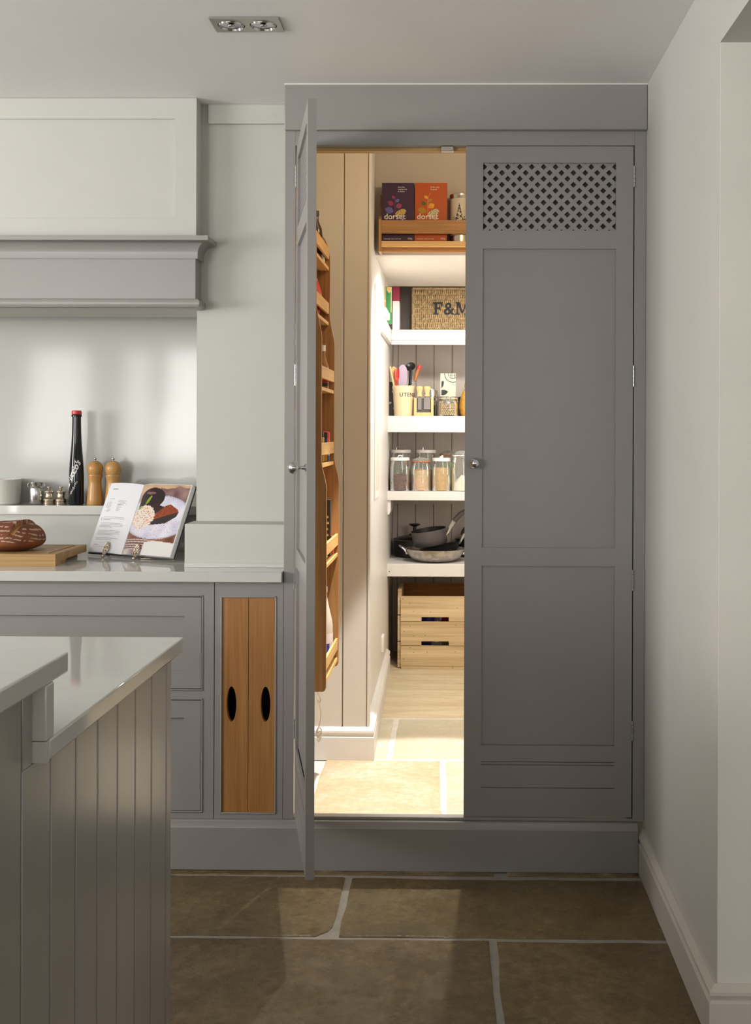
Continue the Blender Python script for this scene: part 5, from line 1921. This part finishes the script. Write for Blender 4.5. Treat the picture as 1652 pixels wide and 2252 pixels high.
# corner posts (end grain boards showing at the side)
for xx in (crx0, crx1 - post_w):
    for k in range(3):
        zz0 = 0.004 + k * 0.145
        MB().box(xx, xx + post_w, cy0 + 0.003, cyb - 0.003, zz0, min(zz0 + 0.140, ctop)).build('end_board', CRATE_W, crate, bevel=0.002)
MB().box(crx0, crx0 + post_w, cyb - 0.06, cyb - 0.003, ctop, Z(1284, cyb, 900) + 0.0).build('end_board', CRATE_W, crate) if False else None
s_edges = [(1287, 1340.5, True), (1341.5, 1394.5, True), (1395.5, 1464, False)]
edges_z = [(Z(1366, cy0, 940) + 0.0012, Z(1311, cy0, 940)), (Z(1419, cy0, 940) + 0.0012, Z(1366, cy0, 940) - 0.0012), (Z(1464, cy0, 940), Z(1419, cy0, 940) - 0.0012)]
sx0 = crx0 + 0.018
slot0, slot1 = X(927, cy0, 1380), X(987.5, cy0, 1380)
for k, (q0, q1) in enumerate(edges_z):
    m = MB()
    if k < 2:
        sh_ = 0.0225
        m.box(sx0, slot0, cy0 - 0.012, cy0, q0, q1).box(slot1, crx1, cy0 - 0.012, cy0, q0, q1)
        m.box(slot0, slot1, cy0 - 0.012, cy0, q0 + sh_, q1)
    else:
        m.box(sx0, crx1, cy0 - 0.012, cy0, q0, q1)
    o = m.build('slat', CRATE_W, crate, smooth=0)
MB().box(sx0 + 0.002, slot1 + 0.02, cy0 - 0.010, cy0 - 0.001, 0.001, edges_z[2][0] - 0.001).build('slat', CRATE_W, crate)
MB().box(slot1 + 0.022, crx1, cy0 - 0.010, cy0 - 0.001, 0.001, edges_z[2][0] - 0.001).build('slat', CRATE_W, crate)
zbk0 = Z(1320, cyb, 940)
ztp = Z(1283, cyb, 940)
for k in range(3):
    MB().box(crx0, crx1, cyb, cyb + 0.01, ztp - 0.14 * (k + 1) + 0.003, ztp - 0.14 * k).build('slat', wood('aged_crate_pine', srgb(120, 74, 36), srgb(176, 124, 70), 'x', 0.8) if k == 0 else CRATE_W, crate)
MB().box(crx0, crx0 + post_w, cyb - 0.03, cyb - 0.0004, 0.439, ztp).build('corner_post', CRATE_W, crate)
MB().box(crx0 + post_w + 0.001, crx1 - post_w - 0.001, cy0 + 0.001, cyb - 0.001, 0.002, 0.012).build('base_board', CRATE_W, crate)
m = MB()
random.seed(8)
for q0, q1 in edges_z:
    for xx in (sx0 + 0.02, sx0 + 0.06, slot0 - 0.03, slot0 + 0.035, slot1 + 0.04):
        m.lathe([(0, 0), (0.0022, 0), (0.0018, 0.0008), (0, 0.0008)], 8, (xx + random.uniform(-0.015, 0.015), cy0 - 0.0121, random.uniform(q0 + 0.03, q1 - 0.01)), Matrix.Rotation(PI / 2, 3, 'X'))
m.build('nails', plain('rusty_nail', (0.10, 0.05, 0.025), 0.8), crate, kind='stuff')
# packets seen through the hand slots
random.seed(3)
PK = [('blue', srgb(40, 40, 120)), ('red', srgb(150, 24, 22)), ('silver', srgb(170, 168, 174)), ('dark', srgb(50, 34, 34))]
for k, (px, py, ci, lab) in enumerate(((942, 1361, 0, 'blue foil packet seen through the upper slot of the crate'), (957, 1361, 2, 'silvery packet seen through the upper slot of the crate'), (972, 1361, 1, 'red packet seen through the upper slot of the crate'), (934, 1414, 0, 'dark blue packet seen through the lower slot of the crate'), (958, 1414, 2, 'pale silvery bag seen through the lower slot of the crate'))):
    q = P(px, py, cy0 + 0.05 + 0.04 * (k % 3))
    t = thing('foil_packet', lab, 'packet', (q.x, q.y, q.z - 0.06))
    m = MB()
    for s2 in (1, -1):
        print_grid(m, lambda u, v: (-0.036 + 0.072 * u + 0.012 * (v - 0.5), s2 * (0.003 + 0.013 * math.sin(PI * u) * math.sin(PI * v)) + 0.003 * math.sin(8 * u + 3 * k), 0.11 * v), 8, 8, lambda u, v: tuple(c * (1.0 if (u * 7 + v * 3) % 2 > 0.4 else 1.9) for c in PK[ci][1]))
    o = m.build('wrapper', PRINT, t, local=True, smooth=60)
for lev, zz in ((0, Z(1366, cy0, 940) - 0.062), (1, Z(1419, cy0, 940) - 0.062)):
    pass

# ------------------------------------------------------------------ things on the ledge
LY = 0.565


def lat(name, prof, mat_, t, n=32):
    return MB().lathe(prof, n).build(name, mat_, t, local=True)


def at_ledge(px, Y=LY):
    return Vector((X(px, Y, 1112), Y, LZ1 + 0.0003))


k_ = (X(101, LY, 1100) - X(100, LY, 1100))
t = thing('porcelain_pot', 'plain white porcelain pot on the ledge beside the steel churn', 'pot', at_ledge(4, 0.572))
lat('body', [(0, 0), (36 * k_, 0), (38 * k_, 2 * k_), (40.5 * k_, 48 * k_), (41 * k_, 54 * k_), (40 * k_, 55 * k_), (38.5 * k_, 54 * k_), (36 * k_, 5 * k_), (0, 4 * k_)], PORCELAIN, t, 40)
t = thing('steel_churn', 'small polished steel churn with two wire handles on the ledge', 'churn', at_ledge(79.5))
lat('body', [(0, 0), (14.5 * k_, 0), (15.5 * k_, 1.5 * k_), (15.6 * k_, 34 * k_), (14.5 * k_, 37 * k_), (12.3 * k_, 40 * k_), (12.3 * k_, 41 * k_), (15 * k_, 46.5 * k_), (15 * k_, 48 * k_), (13.5 * k_, 47 * k_), (11 * k_, 41 * k_), (11 * k_, 30 * k_), (0, 30 * k_)], STEEL, t)
for s2 in (-1, 1):
    pts = [(s2 * 13 * k_, 0, 45 * k_), (s2 * 17 * k_, 0, 45.5 * k_), (s2 * 19 * k_, 0, 42 * k_), (s2 * 17.5 * k_, 0, 37.5 * k_), (s2 * 15 * k_, 0, 34 * k_)]
    MB().tube(pts, 1.1 * k_, 8).build('handle', STEEL, t, local=True)
for px, lab in ((108, 'small silvery pepper grinder next to the steel churn'), (134, 'small silvery pepper grinder next to the black bottle')):
    t = thing('small_grinder', lab, 'grinder', at_ledge(px, LY - 0.005), group='small metal grinders on the ledge')
    lat('base', [(0, 0), (12.3 * k_, 0), (12.6 * k_, 1 * k_), (12.2 * k_, 8.5 * k_), (12.6 * k_, 9.5 * k_), (12.4 * k_, 11 * k_), (11 * k_, 13 * k_), (8.8 * k_, 16 * k_), (8.2 * k_, 20 * k_), (8.6 * k_, 25 * k_)], PEWTER, t)
    lat('head', [(8.6 * k_, 25.2 * k_), (10.8 * k_, 27 * k_), (10.8 * k_, 28.5 * k_), (8 * k_, 31 * k_), (3.5 * k_, 32.2 * k_), (2 * k_, 33 * k_), (2.2 * k_, 35.5 * k_), (5 * k_, 37 * k_), (4.6 * k_, 38.6 * k_), (0, 38.8 * k_)], PEWTER, t)
# black bottle
t = thing('black_bottle', 'tall slender black bottle with a red cap and white script', 'bottle', at_ledge(168, LY - 0.008))
BP = [(0, 0), (14.5, 0), (16, 2), (16.1, 30), (16, 62), (15.2, 82), (13.4, 105), (11.2, 130), (9.9, 155), (9.4, 180), (9.3, 191), (11, 191.5), (11.2, 194.5), (10.4, 197), (0, 197)]
lat('glass', [(r * k_, z * k_) for r, z in BP], BOTTLE, t, 40)
lat('cap', [(0, 197.2 * k_), (10.6 * k_, 197.2 * k_), (10.9 * k_, 199 * k_), (10.2 * k_, 204.5 * k_), (9.4 * k_, 205.3 * k_), (0, 205.6 * k_)], RED, t)


def brad(z):
    for (r0, z0_), (r1, z1_) in zip(BP[2:10], BP[3:11]):
        if z0_ <= z <= z1_:
            return r0 + (r1 - r0) * (z - z0_) / (z1_ - z0_)
    return 16.0


m = MB()
ang = math.radians(62)


def bott(off, sc):
    def fn(v):
        x_, y_ = v.x / k_, v.y / k_
        u = x_ * math.cos(ang) - y_ * math.sin(ang) + off[0]
        z_ = x_ * math.sin(ang) + y_ * math.cos(ang) + off[1]
        R = brad(z_) + 0.12 + v.z / k_
        a = -PI / 2 + u / 15.5
        return (R * k_ * math.cos(a), R * k_ * math.sin(a), z_ * k_)
    return fn


add_text(m, "Carluccio's", 18.5 * k_, bott((-20.5, 25), 1), shear=0.4, bold=0.4 * k_, extrude=0.05 * k_, spacing=0.92)
add_text(m, 'SINCE 1991', 6.0 * k_, bott((-7.0, 22), 1), shear=0.25, extrude=0.05 * k_, spacing=1.1)
m.build('lettering', WHITE_INK, t, local=True, smooth=0, kind='stuff')
for px, lab in ((209, 'honey beech pepper mill beside the black bottle'), (248.5, 'honey beech pepper mill partly behind the open cookbook')):
    t = thing('pepper_mill', lab, 'pepper mill', at_ledge(px, LY - 0.002), group='turned wooden mills on the ledge')
    lat('mill_body', [(r * k_, z * k_) for r, z in [(0, 0), (16.8, 0), (17.3, 1.5), (17, 12), (15.5, 30), (13.8, 44), (13.6, 50), (14.6, 57), (16, 61), (16.4, 63.5), (16, 65.5)]], MILL_W, t)
    lat('mill_head', [(r * k_, z * k_) for r, z in [(14.8, 65.8), (14.8, 66.8), (15.6, 68.5), (16.8, 73), (17.3, 79), (16.6, 85), (13.5, 90.5), (8.5, 94), (3.5, 95.3), (0, 95.5)]], MILL_W, t)
    lat('knob', [(r * k_, z * k_) for r, z in [(2.2, 95), (1.8, 97), (3.2, 99), (3.4, 101), (2.4, 102.8), (0, 103.2)]], NICKEL, t, 16)

# ------------------------------------------------------------------ chopping board and loaf
bxr = (X(122, 0.092, 1230) + X(190, 0.39, 1210)) / 2
by0, by1 = P(122, 1248, 0).y, 0.39
by0 = 0.092
bz0, bz1 = WT + 0.0003, Z(1219, 0.092, 100)
cb = thing('chopping_board', 'thick wooden chopping board with a juice groove under the loaf', 'board', (bxr - 0.27, 0.24, bz0))
m = MB()
ed = 0.03
m.box(bxr - 0.55, bxr - ed, by0, by1, bz0, bz1 - 0.004)
# top with groove: rim, groove floor, field
gi, gw = 0.026, 0.008
m.box(bxr - 0.55, bxr - gi, by0, by0 + gi, bz1 - 0.004, bz1)
m.box(bxr - 0.55, bxr - gi, by1 - gi, by1, bz1 - 0.004, bz1)
m.box(bxr - 0.55 + gi, bxr - gi - gw, by0 + gi + gw, by1 - gi - gw, bz1 - 0.004, bz1)
# end strip with the finger notch underneath
m.prism([(bxr - ed, by0, bz0), (bxr - ed, by0 + 0.085, bz0), (bxr - ed, by0 + 0.10, bz0 + 0.014), (bxr - ed, by1 - 0.0, bz0 + 0.014), (bxr - ed, by1, bz1 - 0.004), (bxr - ed, by0, bz1 - 0.004)], (ed, 0, 0))
m.box(bxr - gi, bxr, by0, by1, bz1 - 0.004, bz1)
m.build('slab', BOARD_W, cb, smooth=0)
lcx, lcy = X(26, 0.215, 1200), 0.215
kl = X(101, 0.215, 1200) - X(100, 0.215, 1200)
loaf = thing('bread_loaf', 'round crusty brown loaf with floury rings on the chopping board', 'loaf', (lcx, lcy, bz1))
m = MB()
RX_, RY_, RZ_ = 72 * kl, 0.098, 63 * kl
NA, NR = 190, 100
vs, cs = [], []


def loaf_pt(i, j):
    a = 2 * PI * i / NA
    b_ = PI * j / NR
    sb_ = math.sin(b_) ** 0.72 if 0 < j < NR else 0.0
    ux, uy_, uz = sb_ * math.cos(a), sb_ * math.sin(a), -math.cos(b_)
    x_, y_, z_ = RX_ * ux, RY_ * uy_, 0.0
    z_ = RZ_ * (0.36 + 0.64 * uz) if uz > 0 else RZ_ * (0.36 + 0.36 * uz)
    # the burst ridge across the crown, higher on one side of the cut
    xr = x_ / RX_ - 0.42 - 0.15 * (y_ / RY_)
    up = max(0.0, uz) ** 1.2
    if xr < 0:
        z_ += RZ_ * 0.10 * math.exp(xr * 5.0) * up
    else:
        z_ -= RZ_ * 0.10 * math.exp(-xr * 9.0) * up
    nz = noise.noise(Vector((x_ * 28, y_ * 28, z_ * 28)))
    z_ += 0.0022 * nz * up
    return (x_ * (1 + 0.02 * nz), y_ * (1 + 0.02 * nz), max(0.0004, z_))


def loaf_col(i, j):
    p = Vector(loaf_pt(i + 0.5, j + 0.5))
    k = noise.noise(p * 18) * 0.5 + 0.5
    crust = Vector(srgb(142, 86, 58)).lerp(Vector(srgb(92, 50, 34)), k)
    hrel = p.z / RZ_
    xr = p.x / RX_ - 0.42 - 0.15 * (p.y / RY_)
    if 0.0 < xr < 0.10 and hrel > 0.6:
        return tuple(Vector(srgb(150, 104, 62)).lerp(Vector(srgb(186, 136, 84)), k))
    ring = math.sin((p.z / RZ_ * 1.0 + 0.25 * (p.x / RX_) ** 2 + 0.05 * noise.noise(p * 22)) * 52)
    if hrel > 0.34 and ring > 0.55 and noise.noise(p * 70 + Vector((3, 1, 2))) > -0.12:
        return tuple(Vector(srgb(206, 186, 166)).lerp(crust, 0.35))
    if hrel < 0.3:
        crust = crust.lerp(Vector(srgb(150, 92, 56)), 0.5)
    return tuple(crust)


for j in range(NR + 1):
    for i in range(NA):
        vs.append(loaf_pt(i, j))
fs = []
for j in range(NR):
    for i in range(NA):
        fs.append((j * NA + i, j * NA + (i + 1) % NA, (j + 1) * NA + (i + 1) % NA, (j + 1) * NA + i))
        cs.append(loaf_col(i, j))
m.add(vs, fs, cs)
o = m.build('loaf_crust', CRUST, loaf, local=True, smooth=60)

# ------------------------------------------------------------------ cookbook on its easel
yaw = math.radians(-28.6)
lean = math.radians(25)
cbz = WT + 0.014
BLp = PZ(191, 1213, cbz)
Ux = Vector((math.cos(yaw), math.sin(yaw), 0))
Nh = Vector((math.sin(yaw), -math.cos(yaw), 0))          # horizontal normal, towards the reader
Vv = (-Nh) * math.sin(lean) + Vector((0, 0, math.cos(lean)))
Nn = Nh * math.cos(lean) + Vector((0, 0, math.sin(lean)))
bw, bhh, sp_u = 0.372, 0.247, 0.150
sp_u = 0.152


def bk_pt(u, v, n_):
    return BLp + Ux * u + Vv * v + Nn * n_


book = thing('cookbook', 'open hardback cookbook showing a chocolate pudding photo, propped on an easel', 'book', (BLp.x + 0.15, BLp.y - 0.03, WT))
m = MB()
for (u0, u1) in ((-0.003, sp_u - 0.004), (sp_u + 0.004, bw + 0.003)):
    q = [bk_pt(u0, -0.003, -0.0125), bk_pt(u1, -0.003, -0.0125), bk_pt(u1, bhh + 0.003, -0.0125), bk_pt(u0, bhh + 0.003, -0.0125)]
    m.prism(q, Nn * 0.0025)
q = [bk_pt(sp_u - 0.004, -0.003, -0.0125), bk_pt(sp_u + 0.004, -0.003, -0.0125), bk_pt(sp_u + 0.004, bhh + 0.003, -0.0125), bk_pt(sp_u - 0.004, bhh + 0.003, -0.0125)]
m.prism(q, Nn * 0.0024)
m.build('cover', plain('black_book_cloth', (0.02, 0.02, 0.022), 0.5), book)


def page_n(u):
    # paper height above the cover across the spread
    if u < sp_u:
        t_ = 1 - u / sp_u
        return -0.004 + 0.010 * math.sin(min(1.0, (1 - t_) * 1.0) * PI) ** 0.8 * 1.0 - 0.002 * (1 - t_)
    t_ = (u - sp_u) / (bw - sp_u)
    return -0.006 + 0.0135 * (1 - (1 - min(1, t_ * 3.2)) ** 2) - 0.001 * t_


for nm, ua, ub in (('page_block', 0.001, sp_u), ('page_block', sp_u, bw)):
    prof = [(ua + (ub - ua) * i / 14) for i in range(15)]
    pts = [bk_pt(u, 0.001, page_n(u) - 0.0006) for u in prof] + [bk_pt(ub, 0.001, -0.0098), bk_pt(ua, 0.001, -0.0098)]
    MB().prism(pts, Vv * (bhh - 0.001)).build(nm, PAPER, book, smooth=25)
pg = srgb(224, 225, 230)
pgl = MB()
print_grid(pgl, lambda u, v: bk_pt(0.001 + (sp_u - 0.002) * u, 0.0005 + bhh * v, page_n(0.001 + (sp_u - 0.002) * u)), 20, 4, lambda u, v: pg)
pgl.build('recipe_page', PAGE, book, smooth=60)
# printed lines of the recipe
m = MB()


def ln(u0, u1, v, h):
    n = 6
    for i in range(n):
        a, b_ = u0 + (u1 - u0) * i / n, u0 + (u1 - u0) * (i + 1) / n
        m.add([bk_pt(a * sp_u, v * bhh, page_n(a * sp_u) + 0.0004), bk_pt(b_ * sp_u, v * bhh, page_n(b_ * sp_u) + 0.0004), bk_pt(b_ * sp_u, (v + h) * bhh, page_n(b_ * sp_u) + 0.0004), bk_pt(a * sp_u, (v + h) * bhh, page_n(a * sp_u) + 0.0004)], [(0, 1, 2, 3)])


random.seed(21)
ln(0.17, 0.34, 0.905, 0.012)
ln(0.15, 0.33, 0.765, 0.004)
for k in range(9):
    ln(0.19, 0.19 + random.uniform(0.05, 0.13), 0.722 - k * 0.018, 0.005)
    ln(0.47, 0.47 + random.uniform(0.08, 0.28), 0.738 - k * 0.018, 0.005)
ln(0.14, 0.155, 0.64, 0.08)
v_ = 0.50
for para, n_l in enumerate((3, 4, 4, 2)):
    for k in range(n_l):
        ln(0.13 if not (para == 0) else 0.16, 0.80 - (random.uniform(0.15, 0.4) if k == n_l - 1 else random.uniform(0, 0.02)), v_, 0.0045)
        v_ -= 0.019
    v_ -= 0.03
ln(0.10, 0.115, 0.45, 0.05)
ln(0.13, 0.28, 0.105, 0.006)
ln(0.13, 0.5, 0.08, 0.003)
m.build('recipe_text', GREY_INK, book, smooth=0, kind='stuff')


def sdf_poly(p, poly):
    inside = False
    j = len(poly) - 1
    for i in range(len(poly)):
        xi, yi = poly[i]
        xj, yj = poly[j]
        if (yi > p[1]) != (yj > p[1]) and p[0] < (xj - xi) * (p[1] - yi) / (yj - yi) + xi:
            inside = not inside
        j = i
    return inside


def mixc(a, b_, t_):
    return tuple(x + (y - x) * t_ for x, y in zip(a, b_))


SLICE = [(0.37, 0.51), (0.62, 0.695), (0.70, 0.72), (0.86, 0.65), (0.90, 0.615), (0.60, 0.535), (0.40, 0.475)]
SLICE2 = [(0.37, 0.51), (0.40, 0.475), (0.60, 0.535), (0.90, 0.615), (0.88, 0.55), (0.70, 0.45), (0.36, 0.41), (0.33, 0.44)]


def photo(u, v):
    n1 = noise.noise(Vector((u * 6, v * 7, 0)))
    n2 = noise.noise(Vector((u * 28, v * 34, 4)))
    n3 = noise.noise(Vector((u * 60, v * 70, 9)))
    # white paper border of the spread
    if u > 0.985 or v > 0.99:
        return srgb(206, 204, 198)
    # mint leaf
    if leafmask(u, v, 0.245, 0.765, 0.085, 0.026, 1.0) or leafmask(u, v, 0.10, 0.655, 0.05, 0.022, 0.5):
        return mixc(srgb(150, 170, 40), srgb(96, 128, 30), 0.5 + 0.5 * n2)
    # whipped cream
    if ((u - 0.225) / 0.235) ** 2 + ((v - 0.53) / 0.16) ** 2 < 1 + 0.25 * n2:
        if n2 > 0.30:
            return srgb(206, 150, 110)
        if n2 < -0.32:
            return srgb(196, 150, 140)
        return mixc(srgb(234, 224, 212), srgb(200, 186, 176), 0.5 + 0.6 * n3)
    # slice of tart
    if sdf_poly((u, v), SLICE):
        return mixc(srgb(150, 66, 22), srgb(112, 44, 14), 0.5 + n2)
    if sdf_poly((u, v), SLICE2):
        return mixc(srgb(44, 28, 24), srgb(24, 16, 16), 0.5 + n2)
    # domed chocolate pudding
    if ((u - 0.30) / 0.25) ** 2 + ((v - 0.80) / 0.145) ** 2 < 1 or (0.06 < u < 0.50 and 0.58 < v < 0.80):
        if ((u - 0.25) / 0.10) ** 2 + ((v - 0.868) / 0.02) ** 2 < 1:
            return srgb(120, 84, 92)
        return mixc(srgb(46, 20, 24), srgb(26, 12, 16), 0.5 + n1)
    if ((u - 0.50) / 0.2) ** 2 + ((v - 0.60) / 0.09) ** 2 < 1:
        return srgb(210, 200, 206) if n2 > 0.42 else srgb(30, 18, 20)
    # plate
    pl_ = ((u - 0.50) / 0.66) ** 2 + ((v - 0.53) / 0.31) ** 2
    if pl_ < 1.0:
        if pl_ > 0.90:
            return mixc(srgb(140, 138, 160), srgb(196, 194, 210), 0.5 + 0.5 * math.sin(pl_ * 160))
        if n3 > 0.42 and v < 0.5:
            return srgb(196, 140, 140)
        return mixc(srgb(186, 184, 204), srgb(212, 210, 222), 0.5 + n1)
    # cloth behind, board and woven mat in front
    if v > 0.72:
        if u > 0.42 and v < 0.955 + 0.05 * n1:
            return mixc(srgb(116, 84, 84), srgb(140, 110, 106), 0.5 + n1 * 1.5)
        return mixc(srgb(196, 164, 132), srgb(172, 136, 104), 0.5 + n1)
    if v > 0.235 - 0.05 * u:
        return mixc(srgb(112, 62, 34), srgb(150, 96, 60), 0.5 + n1 * 1.4)
    if u > 0.42 and v < 0.20 - 0.6 * (0.62 - u) ** 2 * (1 if u < 0.62 else 0):
        return srgb(208, 205, 202)
    if v > 0.07:
        return srgb(196, 178, 168) if ((int(v * 60) % 2 == 0) and ((u * 13 + (int(v * 60) // 2) * 0.5) % 1.0 > 0.12)) else srgb(112, 76, 76)
    return mixc(srgb(150, 130, 130), srgb(206, 200, 198), 0.5 + n1)


m = MB()
print_grid(m, lambda u, v: bk_pt(sp_u + (bw - sp_u - 0.001) * u, 0.0005 + bhh * v, page_n(sp_u + (bw - sp_u) * u) + 0.0001), 110, 130, photo)
m.build('photo_page', PAGE, book, smooth=60)
# the easel: two ornate feet, an under rail and a folded back
es = thing('book_easel', 'ornate silvery metal easel hooked under the open cookbook', 'easel', (BLp.x + 0.15, BLp.y - 0.06, WT))
for fu in (0.092, 0.228):
    base = bk_pt(fu, -0.002, 0.012)
    m = MB()
    random.seed(int(fu * 1000))
    # pierced scroll plate in front of the page foot
    for sgn in (-1, 1):
        pts = []
        for i in range(22):
            a = i / 21 * 2.2 * PI
            rr = 0.0065 * (1 - i / 30)
            pts.append(base + Ux * (sgn * (0.0055 + rr * math.cos(a) * 0.6)) + Vv * (0.012 + rr * math.sin(a)))
        m.tube(pts, 0.0017, 6)
        pts = []
        for i in range(22):
            a = i / 21 * 2.0 * PI
            rr = 0.005 * (1 - i / 34)
            pts.append(base + Ux * (sgn * (0.0042 + rr * math.cos(a) * 0.6)) + Vv * (0.025 + rr * math.sin(a)))
        m.tube(pts, 0.0016, 6)
        m.tube([base + Ux * (sgn * 0.010) + Vv * 0.006, base + Ux * (sgn * 0.011) + Vv * 0.017, base + Ux * (sgn * 0.007) + Vv * 0.029, base + Vv * 0.037], 0.0018, 6)
        m.tube([base + Ux * (sgn * 0.010) + Vv * 0.006, base + Ux * (sgn * 0.006) + Vv * -0.002, base + Vv * -0.008], 0.0018, 6)
    m.tube([base + Vv * 0.036, base + Vv * 0.018, base + Vv * -0.006, base + Vv * -0.010], 0.0024, 6)
    for vv in (0.006, 0.019, 0.031):
        m.ball(base + Vv * vv + Nn * 0.001, 0.0032, n=10, m=6)
    foot = Vector((base.x, base.y, WT + 0.0062)) + Nh * 0.006
    m.tube([base + Vv * -0.006, Vector((foot.x, foot.y, foot.z + 0.004)), foot], 0.0028, 6)
    m.ball(foot, 0.0058, n=12, m=8)
    m.build('foot', PEWTER, es)
    arm0 = bk_pt(fu, -0.0055, -0.016)
    MB().tube([base + Vv * -0.006, arm0, bk_pt(fu + (0.15 - fu) * 0.4, 0.12, -0.0162), bk_pt(0.16, 0.20, -0.0165)], 0.0028, 6).build('back_arm', PEWTER, es)
p_top = bk_pt(0.16, 0.20, -0.0165)
MB().tube([p_top, Vector((p_top.x - Nh.x * 0.03, p_top.y - Nh.y * 0.03, WT + 0.004))], 0.003, 6).build('prop_leg', PEWTER, es)
ft = PZ(384, 1225, WT + 0.005)
MB().tube([bk_pt(0.228, -0.0055, -0.016), ft + Vector((0, 0, 0.0)), ft], 0.0028, 6).build('side_foot', PEWTER, es)
